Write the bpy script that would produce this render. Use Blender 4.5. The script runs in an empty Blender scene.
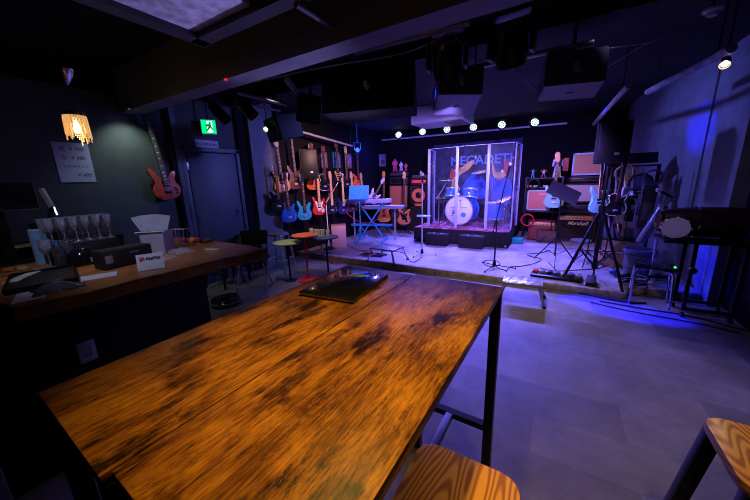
import bpy, bmesh, math, random
from mathutils import Vector, Matrix, Euler
random.seed(7)
PI = math.pi
COL = bpy.context.scene.collection
SC = bpy.context.scene

# ------------------------------------------------------------------ camera
F_PX, PITCH, ROLL, YAW, CH = 300.5, math.radians(13.2), math.radians(1.9), math.radians(31), 1.46
FW = Vector((-math.sin(YAW)*math.cos(PITCH), math.cos(YAW)*math.cos(PITCH), -math.sin(PITCH)))
R0 = Vector((math.cos(YAW), math.sin(YAW), 0))
U0 = R0.cross(FW)
RT = math.cos(ROLL)*R0 - math.sin(ROLL)*U0
UP = RT.cross(FW)
camd = bpy.data.cameras.new('camera'); cam = bpy.data.objects.new('camera', camd); COL.objects.link(cam)
camd.sensor_width = 36; camd.lens = F_PX/750*36; camd.clip_start = 0.02; camd.clip_end = 60
M = Matrix((RT, UP, -FW)).transposed().to_4x4(); M.translation = Vector((0, 0, CH)); cam.matrix_world = M
SC.camera = cam

def _ray(x, y): return FW*F_PX + RT*(x-375) - UP*(y-250)
def AZ(x, y, z=0):
    d = _ray(x, y); t = (z-CH)/d.z; return Vector((d.x*t, d.y*t, z))
def AX(x, y, u):
    d = _ray(x, y); t = u/d.x; return Vector((u, d.y*t, d.z*t+CH))
def AY(x, y, v):
    d = _ray(x, y); t = v/d.y; return Vector((d.x*t, v, d.z*t+CH))

# --------------------------------------------------------------- materials
MATS = {}
def mat(name, col, rough=0.5, metal=0.0, noise=0.12, nscale=30, bump=0.0, coat=0, emit=None, es=0, trans=0, ior=1.45, spec=0.5, sheen=0):
    m = bpy.data.materials.new(name); m.use_nodes = True
    nt = m.node_tree; b = nt.nodes['Principled BSDF']
    tc = nt.nodes.new('ShaderNodeTexCoord'); n = nt.nodes.new('ShaderNodeTexNoise')
    n.inputs['Scale'].default_value = nscale; n.inputs['Detail'].default_value = 4
    nt.links.new(tc.outputs['Object'], n.inputs['Vector'])
    cr = nt.nodes.new('ShaderNodeValToRGB')
    cr.color_ramp.elements[0].position = .3; cr.color_ramp.elements[1].position = .7
    cr.color_ramp.elements[0].color = tuple(c*(1-noise) for c in col)+(1,)
    cr.color_ramp.elements[1].color = tuple(min(1, c*(1+noise)) for c in col)+(1,)
    nt.links.new(n.outputs['Fac'], cr.inputs['Fac']); nt.links.new(cr.outputs['Color'], b.inputs['Base Color'])
    b.inputs['Roughness'].default_value = rough; b.inputs['Metallic'].default_value = metal
    b.inputs['Coat Weight'].default_value = coat; b.inputs['Transmission Weight'].default_value = trans
    b.inputs['IOR'].default_value = ior; b.inputs['Specular IOR Level'].default_value = spec
    b.inputs['Sheen Weight'].default_value = sheen
    if emit: b.inputs['Emission Color'].default_value = tuple(emit)+(1,); b.inputs['Emission Strength'].default_value = es
    if bump:
        bp = nt.nodes.new('ShaderNodeBump'); bp.inputs['Strength'].default_value = bump; bp.inputs['Distance'].default_value = .01
        nt.links.new(n.outputs['Fac'], bp.inputs['Height']); nt.links.new(bp.outputs['Normal'], b.inputs['Normal'])
    MATS[name] = m; return m

def emission(name, col, s):
    m = bpy.data.materials.new(name); m.use_nodes = True; nt = m.node_tree; nt.nodes.clear()
    e = nt.nodes.new('ShaderNodeEmission'); o = nt.nodes.new('ShaderNodeOutputMaterial')
    e.inputs['Color'].default_value = tuple(col)+(1,); e.inputs['Strength'].default_value = s
    nt.links.new(e.outputs[0], o.inputs[0]); MATS[name] = m; return m

def acrylic(name, tint, gloss=0.12, opac=0.06):
    m = bpy.data.materials.new(name); m.use_nodes = True; nt = m.node_tree; nt.nodes.clear()
    o = nt.nodes.new('ShaderNodeOutputMaterial'); t = nt.nodes.new('ShaderNodeBsdfTransparent'); t.inputs[0].default_value = tuple(tint)+(1,)
    g = nt.nodes.new('ShaderNodeBsdfGlossy'); g.inputs['Roughness'].default_value = .08
    d = nt.nodes.new('ShaderNodeBsdfDiffuse'); d.inputs[0].default_value = (.8, .8, .9, 1)
    lw = nt.nodes.new('ShaderNodeLayerWeight'); lw.inputs[0].default_value = gloss
    m1 = nt.nodes.new('ShaderNodeMixShader'); m2 = nt.nodes.new('ShaderNodeMixShader')
    ns = nt.nodes.new('ShaderNodeTexNoise'); ns.inputs['Scale'].default_value = 9; ns.inputs['Detail'].default_value = 6
    mu = nt.nodes.new('ShaderNodeMath'); mu.operation = 'MULTIPLY'; mu.inputs[1].default_value = opac*2
    nt.links.new(ns.outputs['Fac'], mu.inputs[0])
    nt.links.new(lw.outputs['Fresnel'], m1.inputs[0]); nt.links.new(t.outputs[0], m1.inputs[1]); nt.links.new(g.outputs[0], m1.inputs[2])
    nt.links.new(mu.outputs[0], m2.inputs[0]); nt.links.new(m1.outputs[0], m2.inputs[1]); nt.links.new(d.outputs[0], m2.inputs[2])
    nt.links.new(m2.outputs[0], o.inputs[0]); MATS[name] = m; return m

def wood(name, dark, mid, light, sx=9, sy=.9, rough=.38, blotch=2.0, off=(0, 0, 0), bump=.15, p=(.44, .555, .72)):
    m = bpy.data.materials.new(name); m.use_nodes = True; nt = m.node_tree; b = nt.nodes['Principled BSDF']; L = nt.links.new
    tc = nt.nodes.new('ShaderNodeTexCoord'); mp = nt.nodes.new('ShaderNodeMapping'); mp.inputs['Scale'].default_value = (sx*1.5, sy*1.7, sx); mp.inputs['Location'].default_value = off
    L(tc.outputs['Object'], mp.inputs['Vector'])
    n1 = nt.nodes.new('ShaderNodeTexNoise'); n1.inputs['Scale'].default_value = 1.6; n1.inputs['Detail'].default_value = 10; n1.inputs['Roughness'].default_value = .68; n1.inputs['Distortion'].default_value = .5
    L(mp.outputs[0], n1.inputs['Vector'])
    mp2 = nt.nodes.new('ShaderNodeMapping'); mp2.inputs['Scale'].default_value = (sx*.62, sy*2.4, sx*.45); mp2.inputs['Location'].default_value = (off[0]+3, off[1]+5, 0)
    L(tc.outputs['Object'], mp2.inputs['Vector'])
    n2 = nt.nodes.new('ShaderNodeTexNoise'); n2.inputs['Scale'].default_value = blotch; n2.inputs['Detail'].default_value = 12; n2.inputs['Roughness'].default_value = .72; n2.inputs['Distortion'].default_value = .4
    L(mp2.outputs[0], n2.inputs['Vector'])
    mp3 = nt.nodes.new('ShaderNodeMapping'); mp3.inputs['Scale'].default_value = (sx*12, sy*12, sx*14)
    L(tc.outputs['Object'], mp3.inputs['Vector'])
    n3 = nt.nodes.new('ShaderNodeTexNoise'); n3.inputs['Scale'].default_value = 1.5; n3.inputs['Detail'].default_value = 6
    L(mp3.outputs[0], n3.inputs['Vector'])
    a = nt.nodes.new('ShaderNodeMath'); a.operation = 'MULTIPLY_ADD'; a.inputs[1].default_value = .55; L(n2.outputs['Fac'], a.inputs[0])
    c = nt.nodes.new('ShaderNodeMath'); c.operation = 'MULTIPLY'; c.inputs[1].default_value = .3; L(n1.outputs['Fac'], c.inputs[0]); L(c.outputs[0], a.inputs[2])
    d = nt.nodes.new('ShaderNodeMath'); d.operation = 'MULTIPLY_ADD'; d.inputs[1].default_value = .34; L(n3.outputs['Fac'], d.inputs[0]); L(a.outputs[0], d.inputs[2])
    cr = nt.nodes.new('ShaderNodeValToRGB'); e = cr.color_ramp.elements
    e[0].position = p[0]; e[0].color = dark+(1,); e[1].position = p[2]; e[1].color = light+(1,); k = e.new(p[1]); k.color = mid+(1,)
    ck = nt.nodes.new('ShaderNodeTexNoise'); ck.inputs['Scale'].default_value = 1.3; ck.inputs['Detail'].default_value = 5; ck.inputs['Roughness'].default_value = .75; ck.inputs['Distortion'].default_value = .8
    mp4 = nt.nodes.new('ShaderNodeMapping'); mp4.inputs['Scale'].default_value = (sx*2.2, sy*3.0, sx); mp4.inputs['Location'].default_value = (off[0]+9, off[1]+2, 0)
    L(tc.outputs['Object'], mp4.inputs['Vector']); L(mp4.outputs[0], ck.inputs['Vector'])
    c1 = nt.nodes.new('ShaderNodeMath'); c1.operation = 'SUBTRACT'; c1.inputs[1].default_value = .5; L(ck.outputs['Fac'], c1.inputs[0])
    c2 = nt.nodes.new('ShaderNodeMath'); c2.operation = 'ABSOLUTE'; L(c1.outputs[0], c2.inputs[0])
    c3 = nt.nodes.new('ShaderNodeMapRange'); c3.inputs['From Min'].default_value = .0; c3.inputs['From Max'].default_value = .022; c3.inputs['To Min'].default_value = .09; c3.inputs['To Max'].default_value = 0; L(c2.outputs[0], c3.inputs[0])
    c4 = nt.nodes.new('ShaderNodeMath'); c4.operation = 'SUBTRACT'; L(d.outputs[0], c4.inputs[0]); L(c3.outputs[0], c4.inputs[1]); d = c4
    mp5 = nt.nodes.new('ShaderNodeMapping'); mp5.inputs['Scale'].default_value = (sx*1.1, sy*5.0, sx); mp5.inputs['Location'].default_value = (off[0]+1, off[1]+7, 0)
    L(tc.outputs['Object'], mp5.inputs['Vector']); bl = nt.nodes.new('ShaderNodeTexNoise'); bl.inputs['Scale'].default_value = 1.0; bl.inputs['Detail'].default_value = 8; bl.inputs['Roughness'].default_value = .62; L(mp5.outputs[0], bl.inputs['Vector'])
    b3 = nt.nodes.new('ShaderNodeMapRange'); b3.inputs['From Min'].default_value = .54; b3.inputs['From Max'].default_value = .64; b3.inputs['To Min'].default_value = 0; b3.inputs['To Max'].default_value = .15; L(bl.outputs['Fac'], b3.inputs[0])
    c5 = nt.nodes.new('ShaderNodeMath'); c5.operation = 'SUBTRACT'; L(d.outputs[0], c5.inputs[0]); L(b3.outputs[0], c5.inputs[1]); d = c5
    L(d.outputs[0], cr.inputs[0]); L(cr.outputs[0], b.inputs['Base Color']); b.inputs['Roughness'].default_value = rough; b.inputs['Specular IOR Level'].default_value = .2
    bp = nt.nodes.new('ShaderNodeBump'); bp.inputs['Strength'].default_value = bump; bp.inputs['Distance'].default_value = .004
    L(d.outputs[0], bp.inputs['Height']); L(bp.outputs[0], b.inputs['Normal'])
    MATS[name] = m; return m

def pine(name, a, b_, off=(0, 0, 0)):
    m = bpy.data.materials.new(name); m.use_nodes = True; nt = m.node_tree; b = nt.nodes['Principled BSDF']; L = nt.links.new
    tc = nt.nodes.new('ShaderNodeTexCoord'); mp = nt.nodes.new('ShaderNodeMapping'); mp.inputs['Scale'].default_value = (1, .13, 1); mp.inputs['Location'].default_value = off
    L(tc.outputs['Object'], mp.inputs[0])
    w = nt.nodes.new('ShaderNodeTexNoise'); w.inputs['Scale'].default_value = 6; w.inputs['Detail'].default_value = 1.5; L(mp.outputs[0], w.inputs['Vector'])
    k = nt.nodes.new('ShaderNodeMath'); k.operation = 'MULTIPLY'; k.inputs[1].default_value = 250; L(w.outputs['Fac'], k.inputs[0])
    s = nt.nodes.new('ShaderNodeMath'); s.operation = 'SINE'; L(k.outputs[0], s.inputs[0])
    cr = nt.nodes.new('ShaderNodeValToRGB'); e = cr.color_ramp.elements; e[0].position = .1; e[0].color = b_+(1,); e[1].position = .75; e[1].color = a+(1,)
    q = nt.nodes.new('ShaderNodeMath'); q.operation = 'MULTIPLY_ADD'; q.inputs[1].default_value = .5; q.inputs[2].default_value = .5; L(s.outputs[0], q.inputs[0])
    L(q.outputs[0], cr.inputs[0]); L(cr.outputs[0], b.inputs['Base Color']); b.inputs['Roughness'].default_value = .4
    bp = nt.nodes.new('ShaderNodeBump'); bp.inputs['Strength'].default_value = .15; bp.inputs['Distance'].default_value = .002; L(q.outputs[0], bp.inputs['Height']); L(bp.outputs[0], b.inputs['Normal'])
    MATS[name] = m; return m

def floor_mat(name, base, dark, scale=1.0, rough=.42, rot=0):
    m = bpy.data.materials.new(name); m.use_nodes = True; nt = m.node_tree; b = nt.nodes['Principled BSDF']; L = nt.links.new
    tc = nt.nodes.new('ShaderNodeTexCoord'); mp = nt.nodes.new('ShaderNodeMapping'); mp.inputs['Rotation'].default_value = (0, 0, rot); L(tc.outputs['Object'], mp.inputs[0])
    br = nt.nodes.new('ShaderNodeTexBrick'); br.inputs['Scale'].default_value = scale; br.inputs['Brick Width'].default_value = .92; br.inputs['Row Height'].default_value = .31
    br.inputs['Mortar Size'].default_value = .0015; br.inputs['Color1'].default_value = base+(1,); br.inputs['Color2'].default_value = dark+(1,); br.inputs['Mortar'].default_value = tuple(c*.8 for c in dark)+(1,)
    L(mp.outputs[0], br.inputs['Vector'])
    n = nt.nodes.new('ShaderNodeTexNoise'); n.inputs['Scale'].default_value = 3.0; n.inputs['Detail'].default_value = 12; n.inputs['Roughness'].default_value = .7; L(tc.outputs['Object'], n.inputs['Vector'])
    mx = nt.nodes.new('ShaderNodeMix'); mx.data_type = 'RGBA'; mx.blend_type = 'OVERLAY'; mx.inputs[0].default_value = 1.0
    L(br.outputs['Color'], mx.inputs[6]); L(n.outputs['Fac'], mx.inputs[7]); L(mx.outputs[2], b.inputs['Base Color']); b.inputs['Roughness'].default_value = rough
    bp = nt.nodes.new('ShaderNodeBump'); bp.inputs['Strength'].default_value = .08; bp.inputs['Distance'].default_value = .004; L(n.outputs['Fac'], bp.inputs['Height']); L(bp.outputs[0], b.inputs['Normal'])
    MATS[name] = m; return m

BK = mat('black_paint', (.006, .006, .007), .6, spec=.25)
BKM = mat('black_metal', (.015, .015, .017), .35, .6)
BKR = mat('black_rubber', (.01, .01, .01), .7)
BKT = mat('black_vinyl', (.014, .014, .016), .55, bump=.4, nscale=300)
BKF = mat('black_cloth', (.008, .008, .009), .95, bump=.5, nscale=90)
BKG = mat('black_gloss', (.008, .008, .01), .16, coat=.4)
GRM = mat('grey_metal', (.25, .25, .27), .35, .8)
DGR = mat('dark_grey', (.06, .06, .065), .5)
CHR = mat('chrome', (.75, .75, .78), .15, 1, noise=.03)
SIL = mat('silver_paint', (.45, .45, .48), .35, .5)
WHT = mat('white_plastic', (.75, .75, .76), .45, noise=.04)
CRM = mat('cream', (.75, .68, .48), .6, noise=.05)
BRS = mat('brass', (.75, .5, .2), .25, 1, noise=.1)
RED = mat('red_paint', (.55, .02, .02), .4)
ORG = mat('orange_gloss', (.75, .12, .02), .25, coat=.5, noise=.35, nscale=9)
BLU = mat('blue_gloss', (.01, .13, .65), .2, coat=.6, noise=.25, nscale=10)
CYB = mat('light_blue_gloss', (.03, .32, .62), .2, coat=.5)
SURF = mat('surf_green', (.22, .6, .6), .3, coat=.4, noise=.04)
NAT = mat('natural_wood', (.62, .3, .14), .35, coat=.3, noise=.2, nscale=12)
NATO = mat('amber_wood', (.65, .2, .05), .3, coat=.3, noise=.25, nscale=10)
WAL = mat('walnut_wood', (.12, .035, .02), .4, noise=.35, nscale=14)
MAP = mat('maple_wood', (.66, .42, .2), .35, noise=.1)
ROS = mat('rosewood', (.07, .03, .02), .5, noise=.3)
REDG = mat('coral_red_wood', (.5, .07, .03), .3, coat=.3, noise=.2, nscale=40)
GRL = mat('tan_grille_cloth', (.4, .21, .12), .8, bump=.5, nscale=400)
PNK = mat('salmon_grille_cloth', (.55, .2, .17), .8, bump=.5, nscale=400)
GRY = mat('grey_grille_cloth', (.35, .3, .33), .8, bump=.5, nscale=400)
OXB = mat('oxblood_tolex', (.16, .02, .02), .55, bump=.3, nscale=300)
GLD = mat('gold_panel', (.65, .45, .2), .35, .4)
TEAL = mat('teal_plastic', (.01, .35, .32), .4)
LAMB = mat('cyan_painted_steel', (.05, .35, .6), .35, .3)
PAPER = mat('paper', (.72, .72, .75), .8, noise=.03)
LED_W = emission('white_led', (.66, .9, 1.0), 3.2)
LED_B = emission('blue_led', (.005, .03, 1.0), 12)
LED_G = emission('green_led', (.05, 1, .1), 3)
LED_R = emission('red_led', (1, .02, .05), .8)
WARM = emission('warm_bulb', (1.0, .72, .38), 30)
WARMW = emission('warm_white_bulb', (1.0, .82, .55), 22)
ACR = acrylic('clear_acrylic', (.96, .97, 1), .05, .007)
ACR2 = acrylic('reflection_haze_acrylic', (.92, .94, 1), .06, .045)  # right front panel's reflection haze, mixed in as a diffuse veil
GLSB = acrylic('clear_bottle_plastic', (.9, .9, .93), .35, .04)
GLS = acrylic('clear_glass', (.93, .93, .97), .4, .21)
HNG = mat('pale_blue_hinge', (.40, .47, .85), .3)
RT1 = wood('rustic_brown_laminate', (.020, .008, .004), (.21, .074, .010), (.60, .255, .026), off=(0, 0, 0), rough=.42)
RT2 = wood('rustic_brown_laminate_alt', (.020, .008, .004), (.21, .074, .010), (.60, .255, .026), off=(4.3, 1.7, 0), rough=.42)
PINE = pine('burnt_pine', (.74, .34, .045), (.36, .12, .012))
PINE2 = pine('burnt_pine_alt', (.74, .34, .045), (.36, .12, .012), (2, 1, 0))
CTW = wood('counter_slab_wood', (.16, .045, .012), (.42, .16, .04), (.60, .27, .08), sx=5, sy=.8, rough=.3)
FLR = floor_mat('vinyl_floor', (.22, .20, .175), (.115, .105, .10), rough=.58)
STG = floor_mat('stage_floor', (.34, .33, .36), (.30, .29, .32), rough=.5)
WALLM = mat('dark_wall_paint', (.045, .055, .055), .75, nscale=8, noise=.15, bump=.1)
WALLB = mat('grey_blue_wall_paint', (.13, .14, .18), .75, nscale=8, noise=.12, bump=.1)
WALLR = mat('grey_wall_paint', (.16, .16, .2), .75, nscale=6, noise=.15, bump=.1)
BLKW = mat('black_wall_paint', (.007, .007, .010), .9, nscale=8, spec=.15)
CEIL = mat('black_ceiling_paint', (.012, .012, .014), .85, nscale=8, bump=.4)
BEAMM = mat('beam_paint', (.20, .20, .24), .8, nscale=6)
PLAS = mat('rough_plaster', (.6, .6, .66), .9, nscale=14, noise=.35, bump=1.0)
CONC = mat('worn_curb', (.32, .27, .2), .7, nscale=16, noise=.4, bump=.3)
DOORM = mat('door_paint', (.055, .06, .10), .5, nscale=30, noise=.1)

# ---------------------------------------------------------------- geometry
class MB:
    def __init__(s): s.bm = bmesh.new()
    def _bev(s, vs, b, seg=2):
        if b:
            es = list({e for v in vs for e in v.link_edges})
            bmesh.ops.bevel(s.bm, geom=es, offset=b, segments=seg, affect='EDGES', profile=.5)
    def box(s, c, d, bev=0.0, rot=None, m=None):
        T = Matrix.Translation(c)
        if rot is not None: T = T @ Euler(rot).to_matrix().to_4x4()
        if m is not None: T = m @ T
        r = bmesh.ops.create_cube(s.bm, size=1, matrix=T @ Matrix.Diagonal((d[0], d[1], d[2], 1)))
        s._bev(r['verts'], bev); return s
    def bar(s, a, b, w, h=None, up=(0, 0, 1), bev=0):
        a, b = Vector(a), Vector(b); d = b-a; L = d.length; z = d.normalized(); u = Vector(up)
        if abs(z.dot(u)) > .98: u = Vector((0, 1, 0))
        x = u.cross(z).normalized(); y = z.cross(x)
        T = Matrix((x, y, z)).transposed().to_4x4(); T.translation = (a+b)/2
        r = bmesh.ops.create_cube(s.bm, size=1, matrix=T @ Matrix.Diagonal((w, h or w, L, 1))); s._bev(r['verts'], bev); return s
    def cyl(s, a, b, r, r2=None, seg=16, cap=True):
        a, b = Vector(a), Vector(b); d = b-a
        T = d.to_track_quat('Z', 'Y').to_matrix().to_4x4(); T.translation = (a+b)/2
        bmesh.ops.create_cone(s.bm, cap_ends=cap, segments=seg, radius1=r, radius2=r if r2 is None else r2, depth=d.length, matrix=T); return s
    def sph(s, c, r, seg=14, sc=(1, 1, 1)):
        bmesh.ops.create_uvsphere(s.bm, u_segments=seg, v_segments=max(6, seg//2+2), radius=r, matrix=Matrix.Translation(c) @ Matrix.Diagonal((*sc, 1))); return s
    def lathe(s, prof, seg=24, m=None):
        m = m or Matrix(); rings = []
        for r, z in prof:
            if r < 1e-6: rings.append([s.bm.verts.new(m @ Vector((0, 0, z)))])
            else: rings.append([s.bm.verts.new(m @ Vector((r*math.cos(2*PI*i/seg), r*math.sin(2*PI*i/seg), z))) for i in range(seg)])
        for A, B in zip(rings, rings[1:]):
            for i in range(seg):
                j = (i+1) % seg
                if len(A) == 1 and len(B) == 1: continue
                if len(A) == 1: s.bm.faces.new((A[0], B[i], B[j]))
                elif len(B) == 1: s.bm.faces.new((A[i], A[j], B[0]))
                else: s.bm.faces.new((A[i], A[j], B[j], B[i]))
        return s
    def tube(s, pts, r, seg=8, closed=False):
        pts = [Vector(p) for p in pts]; n = len(pts); rings = []; up = None
        for i, p in enumerate(pts):
            if closed: t = (pts[(i+1) % n]-pts[i-1]).normalized()
            else: t = (pts[min(i+1, n-1)]-pts[max(i-1, 0)]).normalized()
            if up is None: up = t.orthogonal().normalized()
            up = (up-t*up.dot(t)); up = up.normalized() if up.length > 1e-6 else t.orthogonal().normalized()
            w = t.cross(up)
            rings.append([s.bm.verts.new(p+r*(math.cos(2*PI*k/seg)*up+math.sin(2*PI*k/seg)*w)) for k in range(seg)])
        prs = list(zip(rings, rings[1:]))+([(rings[-1], rings[0])] if closed else [])
        for A, B in prs:
            for k in range(seg):
                j = (k+1) % seg; s.bm.faces.new((A[k], A[j], B[j], B[k]))
        if not closed: s.bm.faces.new(rings[0][::-1]); s.bm.faces.new(rings[-1])
        return s
    def prism(s, out, y0, y1, bev=0, m=None):
        # outline in x,z extruded along y
        m = m or Matrix()
        A = [s.bm.verts.new(m @ Vector((x, y0, z))) for x, z in out]; B = [s.bm.verts.new(m @ Vector((x, y1, z))) for x, z in out]
        n = len(out); f1 = s.bm.faces.new(A); f2 = s.bm.faces.new(B[::-1])
        for i in range(n):
            j = (i+1) % n; s.bm.faces.new((A[j], A[i], B[i], B[j]))
        if bev:
            es = list(f1.edges)+list(f2.edges)
            bmesh.ops.bevel(s.bm, geom=es, offset=bev, segments=2, affect='EDGES', profile=.5)
        return s
    def quad(s, pts):
        s.bm.faces.new([s.bm.verts.new(Vector(p)) for p in pts]); return s
    def build(s, name, m, parent=None, label=None, loc=None, rot=None, sharp=.6):
        bmesh.ops.recalc_face_normals(s.bm, faces=s.bm.faces)
        me = bpy.data.meshes.new(name); s.bm.to_mesh(me); s.bm.free()
        for p in me.polygons: p.use_smooth = True
        me.set_sharp_from_angle(angle=sharp)
        me.materials.append(m); o = bpy.data.objects.new(name, me); COL.objects.link(o)
        if parent: o.parent = parent
        if label: o['label'] = label
        if loc is not None: o.location = loc
        if rot is not None: o.rotation_euler = rot
        return o

def thing(name, label, cat, loc=(0, 0, 0), rot=(0, 0, 0), group=None):
    o = bpy.data.objects.new(name, None); COL.objects.link(o); o.empty_display_size = .1
    o.location = loc; o.rotation_euler = rot; o['label'] = label; o['category'] = cat
    if group: o['group'] = group
    return o
def tag(o, label, cat, group=None, kind=None):
    o['label'] = label; o['category'] = cat
    if group: o['group'] = group
    if kind: o['kind'] = kind
    return o
def struct(o): o['kind'] = 'structure'; return o
def copy_tree(o, parent=None):
    c = o.copy(); COL.objects.link(c)
    if parent: c.parent = parent
    for ch in list(o.children): copy_tree(ch, c)
    return c
def txt(name, s, size, m, parent=None, loc=(0, 0, 0), rot=(PI/2, 0, 0), depth=.0015, shear=0, align='CENTER', label=None, bold=0):
    cu = bpy.data.curves.new(name, 'FONT'); cu.body = s; cu.size = size; cu.extrude = depth; cu.align_x = align; cu.align_y = 'CENTER'; cu.shear = shear; cu.offset = bold
    t = bpy.data.objects.new(name, cu); COL.objects.link(t)
    bpy.context.view_layer.update()
    me = bpy.data.meshes.new_from_object(t.evaluated_get(bpy.context.evaluated_depsgraph_get())); bpy.data.objects.remove(t)
    me.materials.clear(); me.materials.append(m)
    o = bpy.data.objects.new(name, me); COL.objects.link(o); o.location = loc; o.rotation_euler = rot
    if parent: o.parent = parent
    if label: o['label'] = label
    return o
def smooth(pts, n=4, closed=True):
    out = []; N = len(pts)
    rng = range(N) if closed else range(N-1)
    for i in rng:
        p = [Vector(pts[(i+k) % N] if closed else pts[min(max(i+k, 0), N-1)]) for k in (-1, 0, 1, 2)]
        for j in range(n):
            t = j/n; out.append(.5*((2*p[1])+(-p[0]+p[2])*t+(2*p[0]-5*p[1]+4*p[2]-p[3])*t*t+(-p[0]+3*p[1]-3*p[2]+p[3])*t**3))
    if not closed: out.append(Vector(pts[-1]))
    return out
def spot(name, loc, target, power, col, angle=60, blend=.5, size=.05):
    l = bpy.data.lights.new(name, 'SPOT'); l.energy = power; l.color = col; l.spot_size = math.radians(angle); l.spot_blend = blend; l.shadow_soft_size = size
    o = bpy.data.objects.new(name, l); COL.objects.link(o); o.location = loc
    o.rotation_euler = (Vector(target)-Vector(loc)).to_track_quat('-Z', 'Y').to_euler(); return o
def point(name, loc, power, col, size=.04):
    l = bpy.data.lights.new(name, 'POINT'); l.energy = power; l.color = col; l.shadow_soft_size = size
    o = bpy.data.objects.new(name, l); COL.objects.link(o); o.location = loc; return o

# ================================================================= SETTING
SH = .08                      # stage height
XL, XR, YB, ZC = -4.4, 1.5, 8.25, 2.75
struct(MB().box((-1.4, 3.2, -.05), (6.3, 11.0, .1)).build('floor', FLR))
st = MB().box(((XL+.75)/2, (4.36+YB)/2, SH/2-.002), (.75-XL, YB-4.36, SH+.004)).box(((.75+XR)/2, (4.62+YB)/2, SH/2-.002), (XR-.75, YB-4.62, SH+.004))
struct(st.build('trim_stage_deck', STG))
cb = MB().box(((XL+.78)/2, 4.32, SH/2), (.78-XL, .09, SH+.012), .006).box((.78, 4.46, SH/2), (.06, .33, SH+.012), .006).box(((.8+XR)/2, 4.6, SH/2), (XR-.8, .06, SH+.012), .006)
struct(cb.build('trim_stage_curb', CONC))
struct(MB().box((-1.4, 3.2, ZC+.05), (6.3, 11.0, .1)).build('ceiling', CEIL))
struct(MB().box((XL-.06, .55, ZC/2), (.12, 5.69, ZC)).build('wall_left', WALLM))          # counter side (grey-green)
struct(MB().box((XL-.06, (3.4+YB)/2, ZC/2), (.12, YB-3.4, ZC)).build('wall_left_stage', BLKW))
struct(MB().box(((XL+XR)/2, YB+.06, ZC/2), (XR-XL+.3, .12, ZC)).build('wall_back', BLKW))
struct(MB().box(((XL+XR)/2, -2.3, ZC/2), (XR-XL+.6, .12, ZC)).build('wall_front', BLKW))
struct(MB().box((1.69, 1.07, ZC/2), (.12, 6.74, ZC)).build('wall_right', BLKW))
struct(MB().box((XR+.08, (4.46+5.38)/2, ZC/2), (.12, 5.38-4.46, ZC)).build('wall_right_stage', WALLR))
# lighter angled face between the shelf and the blue-lit face
wp = MB().prism([(XR, 5.38), (1.12, 7.6), (1.12, YB), (XR+.14, YB), (XR+.14, 5.38)], 0, ZC)
o = wp.build('wall_right_angled', WALLR); 
for v in o.data.vertices: v.co = Vector((v.co.x, v.co.z, v.co.y))
o.data.flip_normals(); struct(o)
# door in left wall, pillar and blue wall section
dr = MB().box((XL+.012, (2.38+3.12)/2, .955), (.03, .74, 1.91), .003)
d1 = struct(dr.build('door_1', DOORM))
MB().cyl((0, 0, 0), (.05, 0, 0), .012).bar((.05, .01, 0), (.05, -.0, -.1), .014, .018).build('door_handle', CHR, d1, loc=(XL+.025, 3.04, 1.05))
MB().cyl((0, 0, 0), (.04, 0, 0), .010).bar((.04, 0, .0), (.04, 0, -.09), .012, .014).build('door_handle', CHR, d1, loc=(XL+.025, 2.44, 1.03))
MB().box((0, 0, 0), (.03, .04, .1), .003).build('hinge', SIL, d1, loc=(XL+.03, 2.36, 1.72))
fr = MB().box((XL+.02, 2.33, .98), (.05, .06, 1.98), .004).box((XL+.02, 3.16, .98), (.05, .06, 1.98), .004).box((XL+.02, 2.745, 1.95), (.05, .9, .06), .004)
struct(fr.build('trim_door_frame', DOORM))
struct(MB().box((XL+.02, 2.215, ZC/2), (.05, .05, ZC)).build('trim_wall_post', BLKW))
struct(MB().box((XL+.03, 2.27, ZC/2), (.02, .07, ZC)).build('trim_wall_strip', DOORM))
struct(MB().box((XL+.02, 3.27, ZC/2), (.06, .14, ZC)).build('trim_pillar', BLKW))
struct(MB().box((XL+.05, 3.62, ZC/2), (.12, .5, ZC)).build('wall_left_bluish', WALLB))
struct(MB().box((XL+.008, -.2, 2.62), (.02, 4.9, .26)).build('trim_cornice', BLKW))
# ceiling beam, box, recess with plaster patch
struct(MB().box((-1.45, 1.82, 2.53), (5.85, .18, .46)).build('trim_beam', BEAMM))
struct(MB().box((-1.45, 3.2, 2.68), (5.85, .2, .16)).build('trim_beam_rear', CEIL))
pf = MB()
pf.box((-2.26, .72, 2.49), (.1, 1.6, .1)).box((-1.05, 1.46, 2.49), (2.5, .1, .1))
struct(pf.build('trim_soffit_frame', mat('soffit_paint', (.04, .035, .045), .7)))
struct(MB().box((-1.93, .70, 2.50), (.58, 1.42, .05), .01).build('ceiling_plaster_patch', PLAS))

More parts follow.
